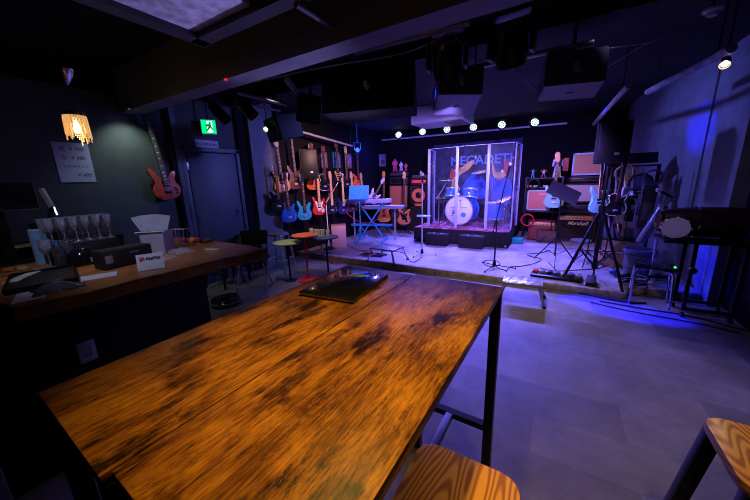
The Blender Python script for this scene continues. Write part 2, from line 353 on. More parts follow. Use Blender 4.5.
# ------------------------------------------------------------- front tables
TAZ = math.radians(31-32.9)
TS = .4*1.0
ax = Vector((math.sin(math.radians(1.9)), math.cos(math.radians(1.9)), 0))   # long axis in room frame
bx_ = Vector((math.cos(math.radians(1.9)), -math.sin(math.radians(1.9)), 0))
def old(x, y):   # earlier survey frame (yaw 0) to room frame
    return Vector((x*math.cos(YAW)-y*math.sin(YAW), x*math.sin(YAW)+y*math.cos(YAW), 0))
seam_far = old(.1887, 1.404)
TW, TL, TH = .405, 1.20, 1.0
def bar_table(name_label, side, m, near_cut):
    c = seam_far + bx_*(TW/2*side) - ax*(TL/2 + (-.0 if side < 0 else 0)) + ax*(near_cut)
    t = thing('bar_table', name_label, 'table', (c.x, c.y, 0), (0, 0, math.radians(-1.9)))
    MB().box((0, 0, TH-.0125), (TW-.004, TL, .025), .002).build('tabletop', m, t)
    w, l = TW/2-.021, TL/2-.021
    for sx in (-1, 1):
        for sy in (-1, 1): MB().box((sx*w, sy*l, (TH-.025)/2), (.04, .04, TH-.027), .003).build('leg', BKM, t)
    MB().box((0, 0, .30), (.035, 2*l-.04, .03), .002).box((0, l, .30), (2*w-.04, .035, .03)).box((0, -l, .30), (2*w-.04, .035, .03)).build('foot_rail', BKM, t)
    MB().box((w, 0, TH-.04), (.02, 2*l-.02, .025), .002).box((-w, 0, TH-.04), (.02, 2*l-.02, .025), .002).box((0, l, TH-.04), (2*w-.02, .02, .025)).box((0, -l, TH-.04), (2*w-.02, .02, .025)).build('apron_frame', BKM, t)
    return t
bar_table('rustic brown wooden bar table with black legs, left one of the joined pair', -1, RT1, 0)
bar_table('rustic brown wooden bar table, right one of the joined pair, holding no binder', 1, RT2, .015)
# binder on table
P = [AZ(*q, TH+.012) for q in ((304.5, 291.5), (349, 304), (384, 277), (344, 267.5))]
c = sum(P, Vector())/4; an = math.atan2((P[2]-P[1]).y, (P[2]-P[1]).x)
Lb, Wb = ((P[2]-P[1]).length+(P[3]-P[0]).length)/2, ((P[1]-P[0]).length+(P[2]-P[3]).length)/2
bd = thing('menu_binder', 'glossy black menu binder with a yellow label lying on the wooden bar table', 'binder', (c.x, c.y, TH), (0, 0, an))
MB().box((0, 0, .0085), (Lb-.012, Wb-.01, .011)).build('pages', PAPER, bd)
MB().box((0, 0, .0012), (Lb, Wb, .0018)).box((0, 0, .0155), (Lb, Wb, .002), .0006).box((0, -Wb/2, .0083), (Lb, .002, .0145)).build('cover', BKG, bd)
lq = bd.matrix_world
MB().box((0, 0, 0), (.035, .075, .0006)).build('sticker', mat('pale_yellow_label', (.55, .62, .25), .6), bd, loc=(Lb*.30, Wb*.0, .0169))
MB().tube([(Lb*.30-.008+.004*math.sin(k*1.7), -.028+.0045*k, .0178) for k in range(13)], .0007, 5).tube([(Lb*.30+.008+.003*math.sin(k*2.1), -.02+.0045*k, .0178) for k in range(10)], .0007, 5).build('handwriting', RED, bd)

# ----------------------------------------------------------- pine bar stools
def pine_stool(label, loc, rz, m, sw, sl, sh):
    t = thing('bar_stool', label, 'stool', loc, (0, 0, rz))
    r = .05; pts = []
    for cx, cy, a0 in ((sw/2-r, sl/2-r, 0), (-sw/2+r, sl/2-r, 90), (-sw/2+r, -sl/2+r, 180), (sw/2-r, -sl/2+r, 270)):
        for k in range(6): a = math.radians(a0+k*18); pts.append((cx+r*math.cos(a), cy+r*math.sin(a)))
    s = MB().prism(pts, 0, .03, .004).build('seat', m, t)
    for v in s.data.vertices: v.co = Vector((v.co.x, v.co.z, sh-.03+v.co.y))
    s.data.flip_normals()
    for sx in (-1, 1):
        for sy in (-1, 1):
            MB().bar((sx*(sw/2-.03), sy*(sl/2-.03), sh-.031), (sx*(sw/2+.03), sy*(sl/2+.03), 0), .042, .042, bev=.004).build('leg', BKM, t)
    z0 = .22; k = .03+.06*(1-z0/sh)-.06
    ex, ey = sw/2-.03+.06*(1-z0/sh), sl/2-.03+.06*(1-z0/sh)
    MB().bar((-ex, ey, z0), (ex, ey, z0), .02).bar((-ex, -ey, z0), (ex, -ey, z0), .02).bar((ex, -ey, z0), (ex, ey, z0), .02).bar((-ex, -ey, z0), (-ex, ey, z0), .02).build('foot_ring', BKM, t)
    MB().bar((-sw/2+.03, -sl/2+.03, sh-.045), (sw/2-.03, -sl/2+.03, sh-.045), .02, .03).bar((-sw/2+.03, sl/2-.03, sh-.045), (sw/2-.03, sl/2-.03, sh-.045), .02, .03).bar((sw/2-.03, -sl/2+.03, sh-.045), (sw/2-.03, sl/2-.03, sh-.045), .02, .03).bar((-sw/2+.03, -sl/2+.03, sh-.045), (-sw/2+.03, sl/2-.03, sh-.045), .02, .03).build('seat_frame', BKM, t)
    return t
pine_stool('pine topped black bar stool tucked against the right side of the joined wooden tables', (-.155, .61, 0), 0, PINE, .29, .30, .64)
pine_stool('pine topped black bar stool at the lower right corner of the photo', (.635, 1.15, 0), 0, PINE2, .29, .30, .65)
def spare_table():
    t = thing('bar_table', 'bar table at the right edge with only its black corner leg showing', 'table', (.84, .70, 0))
    MB().box((0, 0, TH-.0125), (.44, 1.30, .025), .0015).build('tabletop', RT1, t)
    for sx in (-1, 1):
        for sy in (-1, 1): MB().box((sx*.19, sy*.62, (TH-.025)/2), (.028, .028, TH-.027), .002).build('leg', BKM, t)
spare_table()

# grey cabinet lower left
p = AZ(7, 482, .5)
t = thing('storage_cabinet', 'grey cabinet with a dark slot at the lower left corner of the photo', 'cabinet', (p.x-.25, p.y-.2, 0))
MB().box((0, 0, .36), (.5, .4, .72), .006).build('body', GRM, t)
MB().box((.251, .09, .50), (.003, .06, .03)).build('slot', BK, t)

# ------------------------------------------------------------------ counter
t = thing('counter', 'bar counter with a thick live edge wooden slab top on a black base', 'counter', (0, 0, 0))
e = [(-1.86, .22), (-1.80, .45), (-1.82, .62), (-1.79, .85), (-1.80, 1.05), (-1.765, 1.25), (-1.755, 1.42), (-2.1, 1.44), (-2.5, 1.435), (-2.95, 1.43), (-3.0, 1.42), (-3.0, .2), (-2.5, .2), (-2.0, .21)]
m1 = Matrix.Rotation(PI/2, 4, 'X')
s = MB().prism([(x, y) for x, y in e], 0, .065, .006).build('slab_top', CTW, t)
for v in s.data.vertices: v.co = Vector((v.co.x, v.co.z, .935+v.co.y))
s.data.flip_normals()
MB().box((-2.5, -.03, .467), (.72, 2.36, .934), .003).build('base', BK, t)
MB().box((-2.5, -.03, .04), (.74, 2.38, .08), .003).build('kickboard', BKM, t)
q = AX(87, 351, -2.14)
so = thing('wall_outlet', 'white double power outlet plate on the black counter base', 'outlet', (-2.139, q.y, q.z))
MB().box((.004, 0, 0), (.008, .075, .12), .003).build('plate', WHT, so)
MB().box((.0085, 0, 0), (.003, .035, .06), .001).build('socket_face', mat('off_white_plastic', (.5, .5, .5), .4), so)
MB().box((.0102, -.008, .015), (.001, .003, .012)).box((.0102, .008, .015), (.001, .003, .012)).box((.0102, -.008, -.015), (.001, .003, .012)).box((.0102, .008, -.015), (.001, .003, .012)).build('slots', BK, so)

CZ = 1.0
def on(x, y, z=CZ): return AZ(x, y, z)
# drying rack with glasses
rk = thing('drying_rack', 'low black drying rack under the wine glasses on the counter', 'rack', (-2.78, .70, CZ), (0, 0, math.radians(0)))
MB().box((0, 0, .055), (.24, .36, .11), .006).build('body', BKT, rk)
MB().box((0, 0, .116), (.22, .34, .010), .003).build('mat', mat('dark_bar_mat', (.05, .05, .08), .8, bump=.5, nscale=100), rk)
for i, (cc, nm) in enumerate((((.5, .03, .03), 'red'), ((.6, .5, .2), 'yellow'), ((.03, .06, .25), 'blue'), ((.45, .04, .04), 'red'), ((.5, .42, .2), 'yellow'))):
    p = (-2.58, .72+.085*i, CZ)
    tag(MB().box((0, 0, .006), (.09, .075, .011), .002).build('coaster', mat('coaster_'+nm+str(i), cc, .7), loc=p, rot=(0, 0, .2*i)),
        ['dark red coaster nearest the bottles', 'yellow coaster second from the bottles', 'navy blue coaster in the middle of the coaster row', 'dark red coaster second from the white tub', 'yellow coaster nearest the white tub'][i]+' on the counter', 'coaster', 'coasters on the counter')
def glass_mesh():
    g = thing('wine_glass', 'clear stemmed glass standing in the double row on the drying rack', 'glass', (0, 0, 0), group='stemmed glasses on the drying rack')
    MB().lathe([(0, 0), (.032, 0), (.033, .003), (.012, .008), (.005, .014), (.0045, .075), (.010, .085)], 20).build('stem', GLS, g)
    MB().lathe([(.010, .085), (.026, .10), (.038, .13), (.043, .165), (.045, .19), (.0435, .19), (.0415, .165), (.036, .13), (.024, .103), (0, .09)], 20).build('bowl', GLS, g)
    return g
g0 = glass_mesh()
k = 0
g0.scale = (.66, .66, .86)
for r in range(2):
    for i in range(6):
        g = g0 if k == 0 else copy_tree(g0)
        g.location = (-2.72-.085*r, .565+.0585*i-.008*r, CZ+.1215); k += 1
# bottles, sanitiser, wine
def bottle(label, loc, h, r, m, capm, mm=None, liquid=None):
    t = thing('bottle', label, 'bottle', loc)
    MB().lathe([(0, 0), (r, 0), (r, h*.62), (r*.8, h*.72), (r*.4, h*.82), (r*.38, h*.92), (0, h*.92)], 20).build('body', m, t)
    MB().lathe([(r*.43, h*.9), (r*.43, h), (0, h)], 16).build('cap', capm, t)
    if liquid: MB().lathe([(0, .004), (r*.93, .004), (r*.93, h*.45), (0, h*.45)], 20).build('liquid', liquid, t)
    return t
AMB = mat('amber_liquid', (.25, .04, .01), .2, trans=.3)
bottle('clear plastic bottle of dark liquid with a blue cap, nearer the cylinder on the counter', (*on(63, 268).xy, CZ), .17, .03, GLSB, mat('blue_cap', (.02, .12, .4), .4), liquid=AMB)
bottle('clear plastic bottle of dark liquid with a grey cap, nearer the black domed device', (*on(72.5, 264).xy, CZ), .165, .033, GLSB, GRM, liquid=AMB)
t = thing('insulated_tumbler', 'tall pale blue cylinder bottle standing behind the wine glass on the counter', 'tumbler', (*on(45, 263).xy, CZ))
MB().lathe([(0, 0), (.036, 0), (.037, .01), (.037, .215), (.03, .225), (0, .225)], 24).build('body', mat('pale_blue_plastic', (.16, .32, .42), .35), t)
MB().lathe([(.02, .225), (.022, .24), (.022, .262), (0, .264)], 20).build('lid', BKM, t)
t = thing('wine_glass', 'single wine glass with a little red wine in front of the pale blue cylinder', 'glass', (*on(52, 268).xy, CZ))
MB().lathe([(0, 0), (.03, 0), (.03, .003), (.005, .01), (.0045, .07), (.012, .082), (.032, .11), (.034, .15), (.03, .175), (.0285, .175), (.032, .15), (.03, .112), (.01, .087), (0, .085)], 20).build('glass_bowl', GLS, t)
MB().lathe([(0, .088), (.01, .09), (.028, .112), (0, .112)], 16).build('wine', RED, t)
t = thing('domed_device', 'black domed device on the counter beside the bottles', 'device', (*on(84, 264).xy, CZ), (0, 0, .5))
MB().lathe([(0, 0), (.07, 0), (.07, .02), (.066, .06), (.05, .09), (.03, .102), (0, .106)], 24).build('shell', BKG, t)
MB().box((.068, 0, .03), (.012, .03, .03), .003).build('button_pad', SIL, t)
p = on(118, 266); 
t = thing('card_terminal', 'long black box with a silver port on its left end on the counter', 'box', (p.x, p.y+.04, CZ), (0, 0, math.radians(95)))
MB().box((0, 0, .055), (.26, .12, .11), .006).build('body', BKT, t)
MB().box((-.1, -.0605, .06), (.035, .004, .045), .001).build('port', SIL, t)
MB().box((.03, -.0605, .08), (.05, .002, .012), .001).build('badge', GRM, t)
# PayPay tent card (code left out)
p = on(152, 268)
t = thing('tent_card', 'white tent card with a red logo and PayPay lettering on the counter edge', 'card', (p.x, p.y-.0, CZ), (0, 0, math.radians(55+12)))
MB().box((0, -.028, .045), (.125, .002, .1), rot=(-.6, 0, 0)).box((0, .028, .045), (.125, .002, .1), rot=(.6, 0, 0)).build('card', PAPER, t)
MB().prism([(-.014, -.012), (-.006, -.012), (-.004, -.002), (.01, 0), (.013, .008), (.008, .013), (-.012, .013), (-.014, .008), (.004, .007), (.004, .004), (-.012, .003)], 0, .0012).build('logo', RED, t, loc=(-.036, -.0245, .062), rot=(-.6, 0, 0))
txt('lettering', 'PayPay', .024, BK, t, (.014, -.0225, .064), (PI/2-.6, 0, 0), .0006, .2, bold=.0005)
# white tub with open flap lid
p = on(156, 252)
t = thing('plastic_tub', 'translucent white plastic tub with a flared raised rim on the counter', 'tub', (-2.42, 1.02, CZ), (0, 0, math.radians(40)))
TUB = mat('frosted_plastic', (.55, .55, .66), .35, trans=.15)
MB().lathe([(0, 0), (.095, 0), (.105, .155), (.10, .155), (.09, .006), (0, .006)], 4, Matrix.Rotation(PI/4, 4, 'Z')).build('tub', TUB, t, sharp=.3)
MB().prism([(-.085, .16), (.085, .16), (.125, .262), (.06, .274), (0, .276), (-.06, .272), (-.125, .26)], -.01, -.004).build('lid', mat('frosted_lid', (.6, .62, .75), .4), t, rot=(.1, 0, 0))
MB().tube([(-.085, -.08, .15), (-.09, -.085, .16), (.09, -.085, .16), (.085, -.08, .15)], .004).build('rim', WHT, t)
# small items
t = thing('wire_basket', 'small wire stand behind the white tub on the counter', 'stand', (-2.60, 1.24, CZ), (0, 0, .5))
MB().tube([(-.05, 0, 0), (-.05, 0, .12), (.06, 0, .12), (.04, 0, 0)], .003).tube([(-.05, .05, 0), (-.05, .05, .12), (.06, .05, .12), (.04, .05, 0)], .003).tube([(-.05, 0, .003), (-.05, .05, .003)], .003).tube([(.04, 0, .003), (.04, .05, .003)], .003).tube([(.06, 0, .12), (.06, .05, .12)], .003).build('frame', SIL, t)
for px, cc, nm in ((185, (.35, .03, .16), 'magenta candy ball'), (193, (.65, .33, .02), 'yellow candy ball'), (199, (.3, .02, .08), 'dark red candy ball')):
    p = on(px, 243.5); t = thing('candy_ball', nm+' in the row of three near the far end of the counter', 'candy', (p.x, p.y, CZ))
    MB().sph((0, 0, .028), .028, 18).build('ball', mat(nm.replace(' ', '_'), cc, .25, coat=.5), t); MB().lathe([(0, 0), (.018, 0), (.02, .006), (0, .006)], 16).build('holder', SIL, t)
p = on(205, 242)
tag(MB().lathe([(0, 0), (.05, 0), (.06, .02), (.057, .02), (.046, .004), (0, .004)], 24).build('small_dish', mat('brown_glaze', (.1, .05, .03), .3), loc=(p.x, p.y, CZ)), 'small brown dish beside the candy balls at the counter end', 'dish')
p = on(212, 250)
tag(MB().box((0, 0, .006), (.1, .02, .012), .004).build('wrapped_straw', PAPER, loc=(p.x, p.y, CZ), rot=(0, 0, .5)), 'small white paper wrapped straw near the far corner of the counter', 'straw')
def crumple(name, loc, sx, sy, h, m, seed, label, cat):
    rnd = random.Random(seed); bm = MB(); n = 9; V = {}
    for i in range(n):
        for j in range(n):
            x, y = (i/(n-1)-.5), (j/(n-1)-.5); e = max(0, 1-4*max(abs(x), abs(y))**2)
            V[i, j] = bm.bm.verts.new((x*sx*(1+rnd.uniform(-.12, .12)), y*sy*(1+rnd.uniform(-.15, .15)), .003+h*e*rnd.uniform(.25, 1)))
    for i in range(n-1):
        for j in range(n-1): bm.bm.faces.new((V[i, j], V[i+1, j], V[i+1, j+1], V[i, j+1]))
    g = bmesh.ops.extrude_face_region(bm.bm, geom=bm.bm.faces[:]); 
    for v in g['geom']:
        if isinstance(v, bmesh.types.BMVert): v.co.z = max(0.0005, v.co.z-.003)
    return tag(bm.build(name, m, loc=loc, sharp=.3), label, cat)
p = on(49, 289)
crumple('plastic_bag', (p.x-.02, p.y+.02, CZ+.001), .26, .17, .035, mat('crinkled_plastic', (.11, .11, .12), .12, coat=.6), 3, 'crinkled clear plastic bag near the left front edge of the counter', 'bag')
p = on(180, 252)
crumple('glove', (p.x, p.y, CZ), .16, .11, .04, mat('pale_rubber', (.4, .38, .36), .5), 5, 'pale crumpled bundle in front of the white tub on the counter', 'cloth')
p = on(168, 258)
crumple('paper_napkin', (p.x, p.y, CZ), .10, .08, .02, mat('beige_paper', (.4, .33, .25), .8), 8, 'small beige napkin between the tent card and the pale bundle', 'napkin')
p = on(90, 278)
tag(MB().box((0, 0, .0015), (.22, .11, .002)).build('paper_sheet', PAPER, loc=(p.x-.0, p.y, CZ), rot=(0, 0, 1.2)), 'grey paper sheet under the black box on the counter', 'paper')
p = on(28, 292)
tag(MB().box((0, 0, .001), (.10, .2, .002)).build('counter_sheet', PAPER, loc=(-2.0, .30, CZ), rot=(0, 0, 1.3)), 'grey paper sheet at the near left corner of the counter', 'paper')
t = thing('tray', 'flat black tray on the left of the counter', 'tray', (-2.27, .40, CZ), (0, 0, 1.35))
MB().box((0, 0, .008), (.24, .40, .014), .004).build('base', BKT, t); MB().box((0, -.2, .018), (.24, .01, .02)).box((0, .2, .018), (.24, .01, .02)).box((.12, 0, .018), (.01, .4, .02)).box((-.12, 0, .018), (.01, .4, .02)).build('rim', BKM, t)
p = on(26, 272)
tag(MB().box((0, 0, .017), (.055, .26, .004)).build('receipt', mat('pale_green_paper', (.42, .48, .36), .8), loc=(-2.42, .37, CZ+.001), rot=(0, 0, .95)), 'pale green paper strip lying on the black tray', 'paper')
for px, py, cc, nm in ((18, 249, (.5, .2, .03), 'orange'), (26, 250, (.5, .4, .2), 'cream')):
    p = on(px, py)
    tag(MB().box((0, 0, .012), (.05, .018, .02), .004).build('lighter', mat(nm+'_lighter', cc, .4), loc=(-2.75+.05*(px-18)/8, .36+(px-18)*.006, CZ), rot=(0, 0, .8)), nm+' pocket item lying in the dark back part of the counter', 'lighter')
# back shelf with monitor and tap, in the dark behind
t = thing('back_bar', 'black back bar shelf unit behind the counter, in the dark at the left', 'shelf unit', (-3.75, .55, 0))
MB().box((0, 0, .5), (.45, 1.3, 1.0), .005).build('cabinet', BK, t); MB().box((0, 0, 1.015), (.47, 1.32, .03), .004).build('worktop', BKM, t)
for y in (-.3, .3): MB().box((.232, y, .5), (.012, .56, .85), .003).build('door', BKM, t)
t = thing('monitor', 'black monitor with a thin grey rim behind the counter at the left edge', 'monitor', (-3.0, .42, CZ), (0, 0, 0))
MB().box((0, .0, .43), (.03, .36, .17), .003).build('screen', BKG, t)
MB().box((.003, .182, .43), (.028, .004, .174)).box((.003, 0, .343), (.028, .36, .004)).build('rim', GRM, t)
MB().box((-.02, 0, .2), (.03, .05, .38)).box((0, 0, .006), (.14, .2, .012), .003).build('stand', BKM, t)
t = thing('tap_handle', 'beer tap with a white handle block behind the wine glasses', 'tap', (-3.05, .66, CZ))
MB().cyl((0, 0, 0), (0, 0, .30), .02).build('column', BKM, t)
MB().tube([(0, 0, .30), (.03, .0, .33), (.08, .01, .34), (.10, .01, .29)], .012).build('spout', CHR, t)
MB().box((.10, .01, .24), (.05, .055, .07), .01).build('handle_block', CRM, t)
MB().bar((.07, 0, .35), (.03, -.02, .47), .018, .03).build('lever', SIL, t)
p = AX(32, 222, -3.3)
tag(MB().box((0, 0, .006), (.16, .26, .010), .003).build('cutting_board', CRM, loc=(-3.62, .62, 1.032), rot=(0, 0, .2)), 'cream cutting board on the dark back bar behind the pale blue cylinder', 'board')

# ---------------------------------------------------- left wall decorations
q = AX(73, 161.5, XL+.006)
t = thing('price_sign', 'white paper with handwritten Japanese drink prices taped to the dark wall', 'sign', (XL+.004, 1.23, 1.735), (0, 0, PI/2))
MB().box((0, 0, 0), (.285, .003, .40)).build('paper', mat('sign_paper', (.36, .37, .50), .8, noise=.03), t)
INK = mat('pen_ink', (.02, .02, .05), .6)
for i, (s_, x) in enumerate((('瓶  ¥ 700', 0), ('缶  ¥ 500', -.0), ('ソフトドリンク', -.01), ('¥ 400', .06))):
    txt('handwriting', s_, .05 if i != 2 else .036, INK, t, (x, -.0025, .135-.088*i), (PI/2, 0, 0), .0004)
# exit sign
a = AX(206, 128, XL+.2)
t = thing('exit_sign', 'small glowing green running man exit sign above the door', 'sign', (XL+.12, 2.70, 2.25), (0, 0, math.radians(60)))
MB().box((0, 0, 0), (.19, .05, .19), .004).build('housing', WHT, t)
MB().box((0, -.0265, 0), (.178, .004, .178)).build('face', emission('exit_green', (.0, .75, .22), 1.3), t)
MB().prism([(-.02, -.075), (.05, -.075), (.05, .075), (-.02, .075)], 0, .002).build('doorway', emission('exit_white', (.7, 1, .85), 1.3), t, loc=(0, -.0305, 0))
mn = MB().cyl((.02, -.033, .052), (.02, -.031, .052), .014).prism([(-.005, .036), (.03, .036), (.035, 0), (.055, -.03), (.045, -.04), (.02, -.01), (.0, -.035), (-.03, -.06), (-.04, -.05), (-.01, -.02), (0, .01), (-.02, .0), (-.035, .015), (-.03, .025)], -.0335, -.0315)
mn.build('running_man', emission('exit_dark_green', (0, .25, .08), .7), t)
MB().cyl((0, 0, .095), (0, 0, .48), .01).box((0, 0, .49), (.1, .05, .02)).build('hanger', BKM, t)
q = AX(206, 144.5, XL+.01)
t = thing('door_notice', 'white notice plaque with bold Japanese characters over the door', 'sign', (XL+.008, 2.71, 2.03), (0, 0, PI/2))
MB().box((0, 0, 0), (.34, .006, .115), .001).build('plaque', mat('plaque_white', (.42, .42, .52), .6, noise=.03), t)
txt('lettering', '関係者以外立入禁止', .036, BK, t, (0, -.0035, -.002), (PI/2, 0, 0), .0006, bold=.0008)

# pendant lamp
p0 = Vector((-3.0, .90, 0))
t = thing('pendant_lamp', 'small pendant lamp with a chrome ceiling cup and a glowing crystal fringe shade', 'lamp', (-3.0, .90, 1.80))
MB().lathe([(0, .36), (.012, .37), (.04, .42), (.056, .47), (.0, .47)], 24).build('ceiling_cup', CHR, t)
MB().cyl((0, 0, .19), (0, 0, .37), .003).cyl((0, 0, .47), (0, 0, .95), .004).build('cord', BKM, t)
MB().lathe([(.058, .17), (.062, .17), (.062, .19), (.058, .19)], 28).lathe([(0, .185), (.06, .185), (.06, .19), (0, .19)], 24).build('crown_ring', CHR, t)
CRY = mat('crystal_fringe', (.8, .6, .35), .15, trans=.5, emit=(1, .62, .25), es=.22)
fr = MB(); rr = random.Random(4)
for i in range(44):
    a = 2*PI*i/44; r = .060+rr.uniform(-.003, .004); L0 = .13+rr.uniform(-.03, .045)+.02*math.sin(3*a)
    x, y = r*math.cos(a), r*math.sin(a); z = .17
    while z > .17-L0: fr.box((x*(1+.12*(1-z/.17)), y*(1+.12*(1-z/.17)), z-.006), (.006, .006, .011), rot=(0, 0, a)); z -= .013
tt = fr.build('crystal_fringe', CRY, t)
MB().lathe([(0, .05), (.018, .06), (.022, .085), (.014, .11), (.01, .14), (0, .14)], 16).build('bulb', WARM, t)
point('pendant_light', (-3.0, .90, 1.80), 1.0, (1, .65, .3), .03)

# ------------------------------------------------------------- small stools
def tolix(label, loc, rz, m, seatm, h, cat='stool', name='metal_stool'):
    t = thing(name, label, cat, loc, (0, 0, rz))
    if seatm: MB().lathe([(0, h-.02), (.16, h-.02), (.165, h-.01), (.16, h), (0, h)], 28).build('seat', seatm, t)
    MB().box((0, 0, h-.035), (.27, .27, .028), .01).build('seat_frame', m, t)
    for sx in (-1, 1):
        for sy in (-1, 1): MB().bar((sx*.12, sy*.12, h-.03), (sx*.18, sy*.18, .015), .032, .018, bev=.003).cyl((sx*.18, sy*.18, 0), (sx*.18, sy*.18, .02), .016).build('leg', m, t)
    z = .22; e = .12+.06*(1-z/h)
    MB().bar((-e, -e, z), (e, -e, z), .012).bar((e, -e, z), (e, e, z), .012).bar((e, e, z), (-e, e, z), .012).bar((-e, e, z), (-e, -e, z), .012).build('brace', m, t)
    return t
PBS = mat('pale_blue_steel', (.33, .4, .5), .35, .4)
tolix('pale blue metal stool with a round tan seat, left of the green topped stand', (-3.89, 3.37, 0), .3, PBS, mat('tan_seat', (.32, .22, .17), .6), .66)
tolix('black metal stool standing under the far corner of the counter', (-4.12, 2.50, 0), .2, BKM, BK, .62)
tolix('black metal stool against the pillar, half hidden behind the pale blue stool', (-4.14, 2.95, 0), .1, BKM, BK, .68)
t = thing('grey_chair', 'dark folding chair behind the counter end with its slanting grey leg showing', 'chair', (-3.50, 2.55, 0), (0, 0, .6))
def folding_chair(t, m, sm, h=.45, back=.82):
    MB().box((0, 0, h), (.40, .38, .03), .012).build('seat', sm, t)
    MB().box((0, .2, back-.1), (.38, .025, .2), .01, rot=(-.12, 0, 0)).build('backrest', sm, t)
    for sx in (-1, 1):
        MB().tube([(sx*.19, -.2, 0), (sx*.19, .06, h-.01), (sx*.19, .19, back-.08)], .011).build('leg', m, t)
        MB().tube([(sx*.175, .22, 0), (sx*.175, -.14, h-.01)], .011).build('leg', m, t)
    MB().tube([(-.19, -.15, .1), (.19, -.15, .1)], .008).build('stretcher', m, t)
folding_chair(t, GRM, BK)
def round_stand(label, loc, h, r, top, pole, base, br=.16):
    t = thing('round_stand', label, 'side table', loc)
    MB().lathe([(0, h-.02), (r-.006, h-.02), (r, h-.014), (r, h-.004), (r-.004, h), (0, h)], 40).build('top', top, t)
    MB().cyl((0, 0, .012), (0, 0, h-.02), .014).build('pole', pole, t)
    MB().lathe([(0, 0), (br, 0), (br, .006), (.03, .016), (.02, .03), (0, .03)], 32).build('base', base, t)
    return t
round_stand('round stand with a pale green top on a dark pole', (-3.38, 3.09, 0), .60, .21, mat('lime_top', (.34, .45, .16), .5), BKM, BKM, .10)
round_stand('round stand with an orange red top, red pole and red base', (-3.16, 3.24, 0), .70, .19, mat('orange_top', (.75, .13, .02), .45), RED, RED)
round_stand('round stand with a dark blue top on a dark pole carrying paper cups', (-2.93, 3.45, 0), .645, .19, mat('navy_top', (.03, .05, .16), .35), BKM, BKM)
for i, (px, py) in enumerate(((311.5, 234.5), (315.5, 235.5), (319, 235.8), (323, 236), (328, 236))):
    p = AZ(px, py, .645); 
    hgt = .10 if i < 4 else .095
    tag(MB().lathe([(0, 0), (.022, 0), (.031, hgt), (.029, hgt), (.021, .004), (0, .004)], 20).build('paper_cup', CRM, loc=(p.x, p.y, .645), rot=(0, .0 if i < 4 else 0, 0)),
        ['cream paper cup at the left end of the row', 'cream paper cup second from the left in the row', 'cream paper cup in the middle of the row', 'cream paper cup second from the right in the row', 'cream paper cup at the right end of the row'][i]+' on the dark blue round stand', 'cup', 'cream cups on the dark blue stand')
# robot vacuum
t = thing('robot_vacuum', 'black glossy round robot vacuum on the floor between counter and table', 'robot vacuum', (-3.44, 2.06, 0), (0, 0, .5))
MB().lathe([(0, .01), (.165, .01), (.17, .02), (.17, .07), (.16, .082), (.12, .088), (0, .09)], 40).build('shell', BKG, t)
MB().lathe([(.06, .088), (.062, .1), (.05, .105), (0, .105)], 24).build('sensor_turret', BKM, t)
MB().lathe([(.171, .03), (.176, .034), (.176, .055), (.171, .058)], 40).build('bumper', GRM, t)
txt('lettering', 'IC', .05, SIL, t, (0, -.172, .055), (PI/2, 0, 0), .001)
# ================================================================= GUITARS
STRAT = [(0, 0), (.07, .004), (.135, .035), (.162, .10), (.145, .165), (.118, .205), (.118, .24), (.14, .28), (.148, .33), (.125, .345), (.085, .305), (.045, .275), (0, .268), (-.045, .275), (-.07, .30), (-.10, .36), (-.135, .395), (-.157, .37), (-.14, .30), (-.118, .25), (-.116, .215), (-.142, .165), (-.162, .10), (-.135, .035), (-.07, .004)]
LESP = [(0, 0), (.08, .006), (.148, .05), (.165, .11), (.145, .175), (.112, .22), (.11, .26), (.132, .30), (.13, .335), (.105, .33), (.07, .295), (.03, .285), (-.03, .35), (-.085, .355), (-.128, .32), (-.13, .27), (-.11, .225), (-.145, .175), (-.165, .11), (-.148, .05), (-.08, .006)]
SGB = [(0, 0), (.08, .01), (.15, .06), (.155, .13), (.12, .19), (.105, .235), (.125, .29), (.145, .345), (.12, .355), (.08, .31), (.04, .285), (-.04, .285), (-.08, .31), (-.12, .355), (-.145, .345), (-.125, .29), (-.105, .235), (-.12, .19), (-.155, .13), (-.15, .06), (-.08, .01)]
VEE = [(0, .12), (.13, -.03), (.19, .0), (.17, .12), (.06, .34), (.03, .36), (-.03, .36), (-.06, .34), (-.17, .12), (-.19, .0), (-.13, -.03)]
BASS = [(0, 0), (.09, .01), (.155, .06), (.165, .13), (.13, .20), (.108, .25), (.12, .30), (.15, .35), (.135, .385), (.10, .37), (.06, .32), (.0, .30), (-.05, .315), (-.085, .37), (-.12, .44), (-.155, .445), (-.155, .38), (-.125, .30), (-.11, .24), (-.14, .18), (-.17, .12), (-.16, .05), (-.09, .005)]
